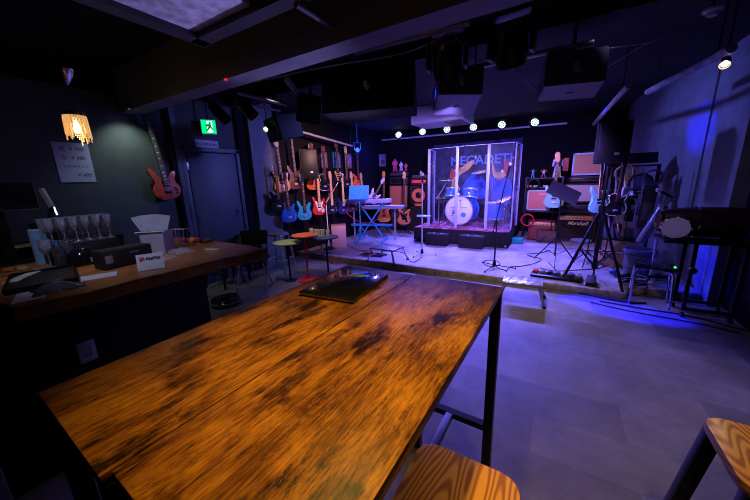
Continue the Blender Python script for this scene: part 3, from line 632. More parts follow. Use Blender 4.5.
def guitar(label, loc, rot, shape, body, nk=MAP, fb=None, pg=None, pick=BKM, hs='six', head=None, L=.97, scale=1.0, group=None, pegs=False, name='electric_guitar', binding=None, hw=SIL, headless=False):
    t = thing(name, label, 'guitar', loc, rot, group); t.scale = (scale,)*3
    out = {'strat': STRAT, 'lp': LESP, 'sg': SGB, 'v': VEE, 'bass': BASS}[shape]
    pts = [(p.x, p.y) for p in smooth([(x, z, 0) for x, z in out], 4 if shape != 'v' else 1)]
    MB().prism(pts, -.02, .022, .006).build('body', body, t)
    top = {'strat': .268, 'lp': .30, 'sg': .285, 'v': .35, 'bass': .31}[shape]
    zn = L-.17
    if binding: MB().tube([(x*1.0, -.021, z) for x, z in pts], .005, 6, True).build('binding', binding, t)
    if pg:
        po = [(.02, .07), (.075, .05), (.115, .09), (.10, .14), (.06, .18), (.085, .24), (.095, .285), (.05, .265), (.02, .25), (-.03, .25), (-.07, .30), (-.095, .28), (-.08, .22), (-.06, .17), (-.03, .11)]
        MB().prism([(p.x, p.y) for p in smooth([(x, z, 0) for x, z in po], 3)], -.0235, -.0205).build('pickguard', pg, t)
    zz = (.10, .145, .20) if hs != 'lp3' else (.13, .21)
    for z in zz[1:]: MB().box((0, -.024, z+.02), (.082, .012, .026 if hs != 'four' else .03), .003, rot=(0, .0, 0)).build('pickup', pick, t)
    MB().box((0, -.026, .09), (.078, .014, .035), .003).build('bridge', hw, t)
    for i, (x, z) in enumerate(((.095, .13), (.11, .10), (.105, .065))): MB().cyl((x, -.021, z), (x, -.036, z), .010).build('knob', hw if not pg else WHT, t)
    MB().prism([(-.028, top-.07), (.028, top-.07), (.021, zn), (-.021, zn)], -.034, -.018, .002).build('neck', nk, t)
    fbm = MB().prism([(-.028, top-.075), (.028, top-.075), (.021, zn), (-.021, zn)], -.039, -.0345); fb0 = fbm.build('fretboard', fb or ROS, t)
    if pegs:
        f = MB()
        for k in range(22):
            z = zn-(zn-(top-.075))*(1-2**(-(k+1)/12))/(1-2**(-22/12))
            f.box((0, -.0395, z), (.046, .001, .0016))
        f.build('frets', SIL, fb0)
        d = MB()
        for k in (3, 5, 7, 9, 12, 15, 17, 19): 
            z = zn-(zn-(top-.075))*(1-2**(-(k-.4)/12))/(1-2**(-22/12)); d.box((0, -.0397, z), (.024, .001, .012))
        d.build('inlays', WHT, fb0)
        s = MB()
        for k in range(6): s.bar(((k-2.5)*.0105, -.042, .09), ((k-2.5)*.007, -.041, zn+.06), .0011)
        s.build('strings', SIL, t)
    else:
        d = MB()
        for k in range(7): d.box((0, -.0395, top+(zn-top)*(.1+.13*k)), (.014, .001, .007))
        d.build('inlays', WHT if fb is None else BK, fb0)
    ho = [(-.021, 0), (.021, 0), (.03, .02), (.034, .06), (.03, .12), (.02, .16), (-.01, .175), (-.035, .165), (-.028, .12), (-.04, .04)] if hs != 'lp3' else [(-.021, 0), (.021, 0), (.038, .035), (.034, .10), (.042, .14), (.015, .13), (0, .145), (-.015, .13), (-.042, .14), (-.034, .10), (-.038, .035)]
    MB().prism([(x, zn+z) for x, z in ho], -.030, -.016, .002).build('headstock', head or nk, t)
    n = 6 if hs in ('six', 'lp3') else 4
    if pegs:
        for k in range(6): MB().cyl((-.03-.008, -.023, zn+.025+.022*k), (-.045, -.023, zn+.025+.022*k), .004).box((-.052, -.023, zn+.025+.022*k), (.014, .006, .014), .003).build('tuning_peg', BKM, t)
    else:
        pm = MB()
        for k in range(n):
            if hs == 'lp3': sx = -1 if k % 2 else 1; pm.box((sx*.045, -.023, zn+.035+.035*(k//2)), (.016, .008, .014), .002)
            else: pm.box((-.043, -.023, zn+.03+.13/n*k), (.018, .008, .014), .002)
        pm.build('tuning_pegs', SIL, t)
    return t
# red guitar on counter wall
b = AX(172, 199, XL+.04)
gq = guitar('coral red electric guitar with black hardware hanging on the dark wall left of the door', (XL+.075, 2.05, 1.30), (0, math.radians(-6), PI/2), 'strat', REDG, nk=BKM, fb=ROS, head=BK, pegs=True, hw=BKM, L=1.04)
MB().box((0, .05, .86), (.05, .05, .05), .006).tube([(-.03, -.03, .845), (-.03, .03, .845), (.03, .03, .845), (.03, -.03, .845)], .006).build('wall_hanger', BKM, gq)
q = AX(129, 107, -4.1)
# guitar wall: label, bottom px, tilt deg, rotz deg
def GW(label, px, py, shape, body, tilt=0, rz=74, u=-4.22, **k):
    p = AX(px, py, u)
    g = guitar(label, (p.x, p.y, p.z), (0, math.radians(tilt), math.radians(rz)), shape, body, scale=.96, **k)
    return g, p
GRP = None
def hanger(p, h, rz=58):
    # bracket from the wall to the neck
    o = MB().bar((XL+.005, p.y-(p.x-XL)*.0, p.z+h), (p.x+.01, p.y, p.z+h), .02).box((XL+.012, p.y, p.z+h), (.02, .05, .09), .004).build('guitar_hanger', BKM)
    return o
HL = []
def GH(desc, *a, hh=.79, **k):
    g, p = GW(desc, *a, **k); o = hanger(p, hh); L0 = 'black wall bracket holding the neck of the '+k.get('hl', '') if False else None
    HL.append((o, p)); return g
def G1(desc, short, *a, hh=.79, **k):
    g, p = GW(desc, *a, **k); o = hanger(p, hh); tag(o, 'black wall bracket behind the neck of the '+short, 'bracket', 'guitar brackets on the stage side wall')
G1('natural tan electric guitar with a silver bridge, leftmost on the guitar wall', 'natural tan guitar', 283, 192, 'strat', NAT, tilt=-3, nk=MAP, hw=SIL)
G1('dark walnut bass guitar hanging right of the natural tan guitar', 'dark walnut bass', 296.5, 189, 'bass', WAL, tilt=-2, L=1.1, hs='four', nk=ROS, name='bass_guitar', hh=.9)
G1('orange red sunburst electric guitar hanging just below the wall loudspeaker', 'sunburst guitar', 313.5, 190, 'lp', ORG, hs='lp3', nk=WAL)
G1('black electric guitar with a white bound edge on the upper row', 'white edged black guitar', 325, 190.5, 'lp', BKG, hs='lp3', nk=WAL, binding=WHT, fb=ROS)
G1('black pointed electric guitar with gold hardware on the upper row', 'pointed black guitar', 338, 184, 'v', BKG, nk=WAL, hw=GLD, pg=GLD)
G1('pale maple neck electric guitar with a dark body hanging right of the pointed one', 'maple neck dark guitar', 347, 188, 'strat', BKG, nk=MAP, head=MAP)
G1('orange red electric guitar hanging under the blue light right above the music stand', 'orange red guitar under the blue light', 358, 188, 'sg', ORG, hs='lp3', nk=WAL)
G1('blue electric guitar with black pickups on the lower row, leftmost blue one', 'blue guitar', 290, 222, 'lp', BLU, u=-4.12, hs='lp3', nk=WAL, tilt=-2, L=.95, head=BK)
G1('light blue electric guitar on the lower row next to the darker blue one', 'light blue guitar', 305, 220, 'strat', CYB, u=-4.12, nk=WAL, L=.92, head=BK)
G1('red electric guitar with a white pickguard on the lower row', 'red guitar with white pickguard', 319.5, 215, 'strat', RED, u=-4.12, pg=WHT, nk=MAP, fb=MAP, L=.93)
G1('black electric guitar with a maple neck on the lower row right of the red one', 'black guitar with maple neck', 332, 214, 'strat', BKG, u=-4.12, nk=MAP, fb=MAP, L=.93, hw=SIL)
G1('dark blue electric guitar with a maple neck behind the boom microphone stand', 'dark blue guitar', 343.5, 214, 'strat', mat('midnight_gloss', (.01, .02, .1), .2, coat=.5), u=-4.12, nk=MAP, fb=MAP, L=.94)
G1('wine red electric guitar hanging directly behind the blue music stand', 'wine red guitar', 352.5, 212, 'strat', OXB, u=-4.12, nk=MAP, fb=MAP, L=.97)
G1('brown electric guitar with a maple headstock, rightmost of the lower row by the corner', 'brown rightmost guitar', 362, 211, 'sg', WAL, u=-4.12, nk=MAP, fb=MAP, L=.96)
G1('black electric guitar hanging low at the left end under the natural tan guitar', 'low black guitar', 279, 211, 'sg', BKG, u=-4.16, nk=ROS, L=.82, hh=.62)
# framed photos
for px, py, nm, cc in ((323.5, 160, 'reddish framed photo nearest the wall loudspeaker', (.25, .06, .05)), (337, 160, 'pale teal unframed photo print between the two framed ones', (.02, .25, .3)), (348.5, 161, 'reddish framed photo nearest the stage corner', (.3, .08, .05))):
    p = AX(px, py, XL+.02); t = thing('framed_photo', nm+' on the guitar wall', 'picture', (XL+.012, p.y, p.z), (0, 0, PI/2))
    MB().box((0, 0, 0), (.26, .02, .34), .003).build('frame', mat('frame_'+nm[:5]+str(px), cc, .5), t)
    MB().box((0, -.0115, 0), (.20, .003, .28)).build('print', mat('print_'+str(px), (.10, .16, .30) if px > 330 and px < 340 else (.18, .18, .25), .4, noise=.9, nscale=14), t)

# ================================================================= SPEAKERS
def pa_speaker(label, loc, rot, w, h, d, badge=True, group=None):
    t = thing('loudspeaker', label, 'loudspeaker', loc, rot, group)
    o = [(-w/2, 0), (w/2, 0), (w/2, d*.25), (w*.33, d), (-w*.33, d), (-w/2, d*.25)]
    s = MB().prism(o, 0, h, .008).build('cabinet', BKT, t)
    for v in s.data.vertices: v.co = Vector((v.co.x, v.co.z, v.co.y))
    s.data.flip_normals()
    MB().box((0, -.006, h/2), (w-.03, .012, h-.03), .006).build('grille', mat('perforated_grille_'+label[:9], (.012, .012, .014), .45, .3, noise=.8, nscale=400), t)
    if badge: MB().box((w*.12, -.0135, h*.22), (.05, .003, .028), .001).build('badge', SIL, t)
    return t
p = AX(306.5, 177, -4.0)
pa_speaker('black loudspeaker mounted on the guitar wall above the sunburst guitar', (XL+.36, 4.42, 1.515), (0, 0, math.radians(52)), .33, .53, .26)
MB().box((XL+.06, 4.50, 1.8), (.12, .06, .1), .01).build('speaker_bracket', BKM, bpy.data.objects[-1] if False else None)
tag(bpy.context.scene.objects['speaker_bracket'], 'black bracket holding the loudspeaker on the guitar wall', 'bracket')
# PA on tripod stand right
c = AY(611, 163, 4.75)
pa_speaker('large black loudspeaker on the tripod stand in front of the cable shelf', (c.x, 4.75, c.z), (0, 0, math.radians(8)), .34, .48, .33)
t = thing('speaker_stand', 'black tripod speaker stand on the stage right side', 'stand', (.53, 4.82, SH+.0))
hz = c.z-SH
MB().cyl((0, 0, .30), (0, 0, hz-.002), .019).cyl((0, 0, .12), (0, 0, .95), .026).build('pole', BKM, t)
MB().cyl((0, 0, .86), (0, 0, .96), .04).build('collar', BKM, t); MB().cyl((.03, 0, .9), (.09, 0, .9), .018).build('knob', BKR, t)
MB().cyl((0, 0, .14), (0, 0, .2), .035).build('lower_hub', BKM, t)
feet = [AZ(563, 279, SH), AZ(593, 277, SH), AZ(622, 292, SH)]
for f in feet:
    v = Vector((f.x-.53, f.y-4.82, 0)); n = v.normalized()
    l = MB().bar(n*.03+Vector((0, 0, .88)), v+Vector((0, 0, .015)), .022, .03, bev=.003).build('leg', BKM, t)
    MB().bar(n*.03+Vector((0, 0, .18)), v*.55+Vector((0, 0, .40)), .014, .02).build('brace', BKM, t)
    MB().sph(v+Vector((0, 0, .018)), .018).build('rubber_foot', BKR, l)
# small hung loudspeaker left in front of blue wall
t = pa_speaker('black loudspeaker hanging from the ceiling in front of the bluish wall section', (-3.35, 3.05, 2.01), (math.radians(12), 0, math.radians(-20)), .44, .30, .36, badge=False)
MB().bar((0, .15, .28), (0, .15, .62), .03).box((0, .15, .63), (.14, .1, .02)).build('ceiling_bracket', BKM, t)

# ================================================================= AMPS
def amp(label, loc, rz, w, h, d, cab, gr, panel=None, ph=.0, trim=None, knobs=6, logo=None, logo_m=None, handle=True, ring=None, name='guitar_amplifier', face=None, top_panel=False, lx=0, lz=None, lsize=.06):
    t = thing(name, label, 'amplifier', loc, (0, 0, rz))
    MB().box((0, d/2, h/2), (w, d, h), .012).build('cabinet', cab, t)
    b = .03; tr = trim or cab
    g0, g1 = b, h-b-ph
    fr = MB().box((0, -.004, g0-b/2), (w-.004, .012, b-.002), .003).box((0, -.004, h-b/2), (w-.004, .012, b-.002), .003).box((-w/2+b/2, -.004, h/2), (b-.002, .012, h-.006), .003).box((w/2-b/2, -.004, h/2), (b-.002, .012, h-.006), .003)
    fr.build('front_frame', tr, t)
    if gr: MB().box((0, -.003, (g0+g1)/2), (w-2*b, .008, g1-g0), .002).build('grille', gr, t)
    if ph:
        pn = MB().box((0, -.006, h-b-ph/2), (w-2*b, .012, ph-.008), .002).build('control_panel', panel, t)
        for i in range(knobs): MB().cyl((-w/2+b+.05+(w-2*b-.1)*i/max(1, knobs-1), -.012, h-b-ph/2), (-w/2+b+.05+(w-2*b-.1)*i/max(1, knobs-1), -.028, h-b-ph/2), .010, seg=10).build('knob', BKM, pn)
    if ring:
        q = Matrix.Translation((0, -.009, (g0+g1)/2)) @ Matrix.Rotation(PI/2, 4, 'X')
        R = min(w-2*b, g1-g0)/2*.9
        MB().lathe([(R*.45, .0), (R*.5, .012), (R, .012), (R, 0)], 36, q).build('speaker_ring', ring, t)
        MB().lathe([(0, .02), (R*.2, .015), (R*.45, .002), (R*.45, 0)], 28, q).build('speaker_cone', BKM, t)
    if handle: MB().tube([(-.09, d/2, h), (-.08, d/2, h+.02), (.08, d/2, h+.02), (.09, d/2, h)], .008).build('handle', BKR, t)
    if logo: txt('logo', logo, lsize, logo_m or WHT, t, (lx, -.009, lz if lz else g1-.05), (PI/2, 0, 0), .001, .35, bold=.001)
    f = MB()
    for sx in (-1, 1):
        for y in (.05, d-.05): MB().cyl((sx*(w/2-.05), y, -.02), (sx*(w/2-.05), y, .002), .015).build('foot', BKR, t)
    return t
A0 = AY(557, 241, 7.25); A1 = AY(592, 241, 7.25)
w = .66
amp('black combo amplifier with a gold control strip and white script logo on the stage floor', (.40, 7.22, SH+.02), 0, w, .55, .30, BKT, BKF, GLD, .085, knobs=9, logo='Marshall', lx=.02, lsize=.10, lz=.37)
amp('black amplifier head lying on top of the script logo combo', (.40, 7.26, SH+.59), 0, .64, .17, .24, BKT, None, BKM, .10, knobs=8)
amp('large black speaker cabinet with a grey grille cloth standing on the black head', (.43, 7.27, SH+.80), 0, .60, .37, .28, BKT, GRY)
amp('slim black amplifier head between the grey grille cabinet and the tan grille combo', (.46, 7.29, SH+1.21), 0, .50, .10, .22, BKT, None, BKM, .05, knobs=6, logo=None)
amp('combo amplifier with pale blue trim and tan grille atop the right stack', (.49, 7.28, SH+1.33), 0, .52, .42, .22, mat('pale_blue_tolex', (.25, .4, .62), .5), mat('brown_grille', (.35, .2, .14), .8, bump=.5, nscale=400), trim=mat('pale_blue_trim', (.25, .42, .72), .5))
p = AY(578, 160, 7.4)
tag(MB().lathe([(0, 0), (.035, 0), (.04, .03), (.02, .07), (.03, .09), (0, .10)], 16).build('desk_lamp', BKM, loc=(.32, 7.40, SH+1.752)), 'small black ornament on top of the pale blue trimmed combo', 'ornament')
# shelf rack with salmon combo
t = thing('equipment_rack', 'black open steel rack holding the salmon grille amplifier and toy figures', 'rack', (-.235, 7.45, SH))
for sx in (-.33, .33):
    for sy in (-.2, .2): MB().box((sx, sy, .66), (.025, .025, 1.32)).build('post', BKM, t)
for z in (.60, 1.10, 1.29): MB().box((0, 0, z), (.68, .42, .022), .002).build('shelf', BKM, t)
amp('small combo amplifier with a salmon grille and pale teal border on the rack shelf', (-.30, 7.22, SH+.635), 0, .44, .42, .22, mat('pale_teal_tolex', (.3, .5, .5), .5), PNK, trim=mat('pale_teal_trim', (.3, .5, .5), .5), logo='Fender', lsize=.04, logo_m=WHT, lx=.06)
amp('oxblood combo amplifier with a gold top panel on the stage floor below the rack', (-.20, 7.18, SH+.02), 0, .50, .40, .24, OXB, mat('dark_red_grille', (.2, .05, .04), .8, bump=.5, nscale=300), GLD, .07, knobs=6)
amp('small dark brown practice amplifier in front of the oxblood combo', (-.10, 6.98, SH+.02), 0, .36, .23, .16, mat('dark_brown_tolex', (.07, .035, .03), .6), mat('dark_brown_grille', (.09, .05, .04), .8), logo='AMP' if False else None, name='practice_amplifier')
def coil(label, loc, rot, R, r, m, name='cable_coil', n=4, cat='cable'):
    rr = random.Random(len(label)); pts = []
    for k in range(n*22):
        a = 2*PI*k/22; q = R*(1+.06*math.sin(a*1.3+k*.05)+rr.uniform(-.01, .01))
        pts.append((q*math.cos(a), (k/(n*22)-.5)*r*5, q*math.sin(a)))
    return tag(MB().tube(pts, r, 6).build(name, m, loc=loc, rot=rot), label, cat)
coil('red coiled cable hanging on the left edge of the oxblood combo', (-.47, 7.10, SH+.44), (0, 0, 0), .12, .009, mat('red_cable', (.6, .01, .03), .4))
coil('black coiled cable hanging under the rack shelf above the salmon combo', (-.42, 7.24, SH+1.22-.04), (0, 0, 0), .10, .010, BKR)
tag(MB().box((0, 0, .05), (.2, .16, .1), .008).box((0, 0, .105), (.21, .17, .015), .004).build('storage_case', TEAL, loc=(-.60, 6.75, SH)), 'small teal plastic case on the stage beside the drum riser', 'case')
# toy figures (generic)
def toy(label, loc, rz, h, a, b_, c_, armup=0, group=None, spread=.12):
    t = thing('toy_figure', label, 'toy', loc, (0, 0, rz), group); s = h
    for sx in (-1, 1):
        MB().bar((sx*.06*s, 0, .48*s), (sx*spread*s, 0, .04*s), .09*s, .09*s, bev=.01*s).box((sx*spread*s, -.03*s, .02*s), (.10*s, .18*s, .04*s), .006*s).build('leg', b_, t)
        MB().bar((sx*.15*s, 0, .76*s), (sx*(.2+.12*armup)*s, -.05*s*(1+armup), (.48+.3*armup)*s), .07*s, bev=.008*s).build('arm', c_, t)
    MB().box((0, 0, .52*s), (.2*s, .13*s, .1*s), .01*s).box((0, 0, .68*s), (.26*s, .18*s, .24*s), .03*s).build('torso', a, t)
    MB().box((0, -.01*s, .88*s), (.11*s, .12*s, .13*s), .03*s).build('head', c_, t)
    return t
LB = mat('pale_blue_toy', (.45, .5, .7), .4); PKR = mat('pink_red_toy', (.6, .08, .14), .4); NVY = mat('navy_toy', (.03, .06, .25), .4)
toy('white toy robot with a navy chest on the top shelf of the right rack', (-.02, 7.45, SH+1.302), .3, .46, NVY, LB, LB)
tag(MB().box((0, 0, .13), (.10, .06, .26), .012).build('toy_shield', mat('brown_red_toy', (.35, .06, .04), .5), loc=(.12, 7.42, SH+1.42)), 'brown red toy shield held at the right of the white toy robot', 'toy')
toy('teal and dark toy figure on the left of the right rack top', (-.46, 7.43, SH+1.302), 0, .20, mat('teal_toy', (.03, .25, .3), .4), mat('teal_toy_legs', (.04, .3, .4), .4), DGR, 1)
toy('yellow and purple crouching toy figure in the middle of the right rack top', (-.26, 7.43, SH+1.302), 0, .18, mat('yellow_toy', (.7, .5, .15), .4), mat('purple_toy', (.18, .08, .35), .4), mat('yellow_toy_arm', (.65, .45, .15), .4), 1, spread=.2)
for i, (x, cc, nm) in enumerate(((-.50, (.6, .15, .12), 'salmon red'), (-.38, (.05, .45, .35), 'mint green'), (-.20, (.3, .3, .35), 'grey'), (-.08, (.35, .35, .42), 'pale grey'))):
    tag(MB().box((0, 0, .02), (.09, .07, .04), .005).build('pedal_box', mat('box_'+nm.replace(' ', '_'), cc, .5), loc=(x, 7.30, SH+1.111)), nm+' small box on the middle shelf of the right rack', 'box')
# left amps
amp('brown wooden grille speaker cabinet at the back left of the stage under the toy robots', (-3.60, 7.30, SH+.62), .15, .52, .60, .32, BKT, mat('rust_grille', (.42, .14, .07), .8, bump=.5, nscale=400))
t = thing('rack_unit', 'black equipment rack below the brown grille cabinet with two dim lit knobs', 'rack', (-3.55, 7.30, SH), (0, 0, .15))
MB().box((0, .16, .31), (.56, .32, .56), .01).build('case', BKT, t); MB().box((0, -.004, .42), (.5, .01, .12), .003).box((0, -.004, .22), (.5, .01, .2), .003).build('front_panel', DGR, t)
for x in (-.15, .12): MB().cyl((x, -.008, .24), (x, -.03, .24), .02).build('knob', SIL, t)
for x in (-.2, .2):
    for y in (.05, .27): MB().cyl((x-.01, y, .025), (x+.01, y, .025), .025).build('caster', BKR, t)
amp('black amplifier head with silver switches on the brown grille cabinet', (-3.60, 7.32, SH+1.245), .15, .50, .17, .26, BKT, None, BKM, .11, knobs=5)
amp('slim black rack amplifier on top of the black head below the toy robots', (-3.60, 7.34, SH+1.455), .15, .50, .09, .24, BKT, None, DGR, .04, knobs=3)
toy('dark pink toy robot, left of the three on the left amplifier stack', (-3.76, 7.44, SH+1.575), .1, .34, PKR, PKR, PKR)
toy('white toy robot between two pink ones on the left amplifier stack', (-3.58, 7.44, SH+1.575), .1, .25, LB, LB, LB)
toy('small pink toy robot, right of the three on the left amplifier stack', (-3.44, 7.44, SH+1.575), .1, .20, PKR, PKR, PKR)
amp('black bass speaker cabinet with an orange speaker ring beside the shield', (-3.02, 7.30, SH+.02), .1, .46, .66, .34, BKT, BKF, None, 0, name='speaker_cabinet')
amp('black combo with a round orange cone ring stacked on the black bass cabinet', (-3.02, 7.28, SH+.72), .1, .44, .46, .3, BKT, BKF, ring=mat('orange_cone_ring', (.6, .18, .06), .5), name='speaker_cabinet')
tag(MB().box((0, 0, 0), (.2, .01, .06), .002).build('label_plate', mat('orange_plate', (.7, .2, .03), .5), loc=(-3.02, 7.265, SH+.71)), 'orange plate on the stack below the round orange cone', 'plate')
amp('black amplifier head with a red glowing strip above the round orange cone', (-3.02, 7.30, SH+1.21), .1, .42, .15, .26, BKT, None, mat('red_lit_panel', (.4, .03, .05), .4, emit=(1, .02, .08), es=.6), .07, knobs=4)
tag(MB().box((0, 0, .04), (.40, .22, .07), .01).build('effects_unit', DGR, loc=(-3.02, 7.43, SH+1.37)), 'dark slim effects unit on the red lit head', 'effects unit')
toy('tiny cream toy figure on the slim unit beside the shield', (-3.02, 7.43, SH+1.446), 0, .12, CRM, CRM, CRM)
# floor guitars / stands
def gstand(label, loc, rz, h=.45):
    t = thing('guitar_stand', label, 'stand', loc, (0, 0, rz))
    MB().cyl((0, .08, .1), (0, .02, .78), .009).build('pole', BKM, t)
    MB().tube([(-.05, .02, .78), (-.05, -.05, .78)], .007).tube([(.05, .02, .78), (.05, -.05, .78)], .007).tube([(-.05, .02, .78), (.05, .02, .78)], .007).build('neck_yoke', BKM, t)
    MB().tube([(-.10, -.09, .27), (-.10, .05, .22), (.10, .05, .22), (.10, -.09, .27)], .008).build('cradle', BKM, t)
    for a in (-2.4, -.75, PI/2): MB().tube([(0, .07, .2), (.24*math.cos(a), .07+.24*math.sin(a), .008)], .008).build('leg', BKM, t)
    return t
p = AY(405, 224, 6.85)
guitar('natural orange bass guitar with a dark pickguard on a stand left of the drum shield', (p.x, 6.80, p.z), (math.radians(-4), 0, math.radians(8)), 'bass', NATO, nk=MAP, fb=ROS, pg=BKM, L=1.28, hs='four', name='bass_guitar', hw=SIL)
gstand('black guitar stand under the natural orange bass', (p.x, 6.86, SH), .14)
p = AY(382, 222, 6.5)
guitar('amber bass guitar with a tall orange neck rising behind the right end of the keyboard', (p.x, 6.62, p.z-.02), (math.radians(-4), 0, .2), 'bass', NATO, nk=NATO, L=1.25, hs='four', name='bass_guitar')
gstand('black guitar stand under the amber bass behind the keyboard', (p.x, 6.68, SH), .3)
p = AY(374, 205, 5.98)
guitar('white electric guitar leaning diagonally behind the right end of the keyboard', (-3.79, 6.18, .92), (0, math.radians(32), .35), 'strat', WHT, nk=LB, pg=LB, L=.78, scale=.85)
p = AY(553, 207.5, 6.95)
guitar('surf green electric guitar on a stand behind the black music stand', (p.x, 6.92, p.z), (0, 0, 0), 'strat', SURF, nk=MAP, pg=None, L=.97, hw=SIL, scale=1.08)
gstand('black guitar stand under the surf green guitar', (p.x, 6.98, SH+.02), 0)
tag(MB().prism([(p_.x, p_.y) for p_ in smooth([(0, 0, 0), (.05, .02, 0), (.06, .08, 0), (.03, .14, 0), (.05, .22, 0), (.01, .26, 0), (-.04, .2, 0), (-.05, .08, 0)], 3)], 0, .03, .005).build('blue_guitar_body', BLU, loc=(.17, 7.22, SH+.84)), 'blue guitar body peeking out right of the surf green guitar', 'guitar')
p = AY(598, 213, 5.2)
guitar('surf green bass guitar hanging sideways behind the speaker stand pole', (p.x, 5.3, p.z), (0, math.radians(-4), math.radians(40)), 'bass', SURF, nk=MAP, L=1.1, hs='four', name='bass_guitar', scale=.82)
gstand('black guitar stand under the surf green bass', (p.x, 5.42, SH), .6)
p = AY(612, 216, 5.3)
guitar('black electric guitar with white edging beside the surf green bass', (p.x+.02, 5.36, p.z), (0, math.radians(3), math.radians(25)), 'lp', BKG, nk=WAL, L=.97, hs='lp3', binding=CRM, scale=.85)
gstand('black guitar stand under the white edged black guitar on the right', (p.x+.04, 5.46, SH), .4)

# ================================================================= KEYBOARD
kp = AY(368, 201, 5.75)
kz = kp.z
t = thing('keyboard', 'silver electronic keyboard on the pale blue cross stand', 'keyboard', (kp.x-.02, 5.75, kz), (0, 0, math.radians(14)))
MB().box((0, 0, 0), (1.06, .30, .085), .012).build('body', mat('silver_keyboard', (.55, .53, .6), .35, .2), t)
MB().box((0, -.085, .045), (.86, .12, .012)).build('white_keys', WHT, t)
bkk = MB(); 
for i in range(36): 
    if i % 7 not in (2, 6): bkk.box((-.41+i*.0238, -.065, .056), (.011, .075, .012))
bkk.build('black_keys', BK, t)
t2 = thing('keyboard', 'lower blue grey keyboard sticking out right under the silver one', 'keyboard', (kp.x+.26, 5.98, kz-.15), (0, 0, math.radians(14)))
MB().box((0, 0, 0), (.95, .28, .07), .012).build('body', mat('blue_grey_keyboard', (.2, .25, .35), .4), t2)
MB().box((0, -.08, .04), (.8, .11, .012)).build('white_keys', WHT, t2)
t = thing('keyboard_stand', 'pale blue painted steel cross stand carrying the keyboards', 'stand', (kp.x+.03, 5.82, SH), (0, 0, math.radians(14)))
h = kz-SH-.05
for sy, s_ in ((-.05, 1), (.05, -1)): MB().bar((-.30*s_, sy, .02), (.30*s_, sy, h), .035, .03, bev=.004).build('leg', LAMB, t)
MB().bar((-.30, -.26, .018), (-.30, .26, .018), .035).bar((.30, -.26, .018), (.30, .26, .018), .035).build('foot_bar', LAMB, t)
MB().bar((-.30, -.2, h-.0), (-.30, .2, h-.0), .035).bar((.30, -.2, h-.0), (.30, .2, h-.0), .035).build('support_bar', LAMB, t)
MB().bar((-.52, .08, .36), (.46, .08, .36), .05, .05).build('cross_bar', LAMB, t)
MB().bar((.50, .22, 0), (.50, .22, h-.1), .035).bar((-.50, .22, 0), (-.50, .22, h-.1), .03).build('rear_post', SIL, t)
def music_stand(label, loc, rz, pw, phh, tilt, m, hp, bm=BKM, roll=0, fr=.26):
    t = thing('music_stand', label, 'music stand', loc, (0, 0, rz))
    MB().cyl((0, 0, .2), (0, 0, hp), .009).cyl((0, 0, .12), (0, 0, hp*.62), .013).build('pole', bm, t)
    T = Matrix.Translation((0, -.03, hp+.02)) @ Euler((tilt, roll, 0)).to_matrix().to_4x4()
    MB().box((0, 0, .10), (pw, .006, phh), .002, m=T).box((0, -.03, .10-phh/2), (pw, .06, .006), m=T).build('desk', m, t)
    MB().sph((0, 0, hp), .03).build('hinge', bm, t)
    for k in range(3):
        a = k*2*PI/3+.5; MB().bar((0, 0, .42), (fr*math.cos(a), fr*math.sin(a), .01), .01, .016).bar((0, 0, .14), (fr*.55*math.cos(a), fr*.55*math.sin(a), .20), .008).build('leg', bm, t)
    return t
q = AY(360.5, 199, 5.55)
music_stand('music stand with a bright blue desk in front of the keyboard', (AZ(367, 243, SH).x-.02, 5.36, SH), .25, .44, .30, -.25, mat('bright_blue_desk', (.05, .35, .95), .4), q.z-SH+.03, LAMB)
f = AZ(554, 263, SH)
q = AY(556, 196, f.y)
music_stand('black music stand tilted towards the right in front of the right amplifiers', (f.x, f.y, SH), .05, .44, .30, -.85, mat('grey_music_desk', (.03, .03, .04), .4), q.z-SH-.03, roll=math.radians(28), fr=.33)
# cajon
a, b2 = AZ(338, 248, SH), AZ(350, 246.5, SH)
t = thing('cajon', 'pinkish brown plywood cajon box drum on the stage left of the keyboard', 'cajon', (-3.93, 5.06, SH), (0, 0, math.radians(38)))
MB().box((0, 0, .235), (.30, .30, .47), .004).build('body', mat('cajon_wood', (.5, .27, .2), .5, noise=.1), t); MB().box((0, -.152, .235), (.298, .005, .466), .001).build('front_plate', mat('cajon_front', (.6, .36, .3), .5, noise=.08), t)
MB().cyl((0, .151, .2), (0, .153, .2), .06).build('sound_hole', BK, t)

# mic stands
def mic(name_parent, base, tip, m=BKM, head=SIL):
    d = (Vector(tip)-Vector(base)).normalized(); o = MB().cyl(base, Vector(tip)-d*.03, .011, .017).build('microphone', m, name_parent)
    MB().sph(tip, .027).build('mic_head', head, o); return o
def mic_stand(label, loc, hp, boom=None, m=BKM, weight=False, extra=None, pm=SIL, fr=.25, rz=0):
    t = thing('microphone_stand', label, 'microphone stand', loc, (0, 0, rz))
    MB().cyl((0, 0, .05), (0, 0, hp), .009).cyl((0, 0, .05), (0, 0, hp*.55), .013).build('pole', pm, t)
    if weight: MB().lathe([(0, 0), (.13, 0), (.13, .01), (.03, .03), (.02, .06), (0, .06)], 28).build('base', m, t)
    else:
        MB().lathe([(0, .02), (.028, .03), (.028, .07), (.015, .12), (0, .12)], 16).build('hub', m, t)
        for k in range(3):
            a = k*2*PI/3+.25; l = MB().cyl((0, 0, .05), (fr*math.cos(a), fr*math.sin(a), .012), .007).build('leg', pm, t); MB().sph((fr*math.cos(a), fr*math.sin(a), .013), .013, 8).build('foot', BKR, l)
    if boom:
        b0, b1 = Vector(boom[0]), Vector(boom[1]); MB().cyl(b0, b1, .007).build('boom', pm, t); MB().box((0, 0, hp), (.035, .035, .04), .006).build('clutch', m, t)
        d = (b1-b0).normalized(); mo = mic(t, b1, b1+d*.17)
    return t
f = AZ(422, 255, SH); q = AY(423, 183, f.y)
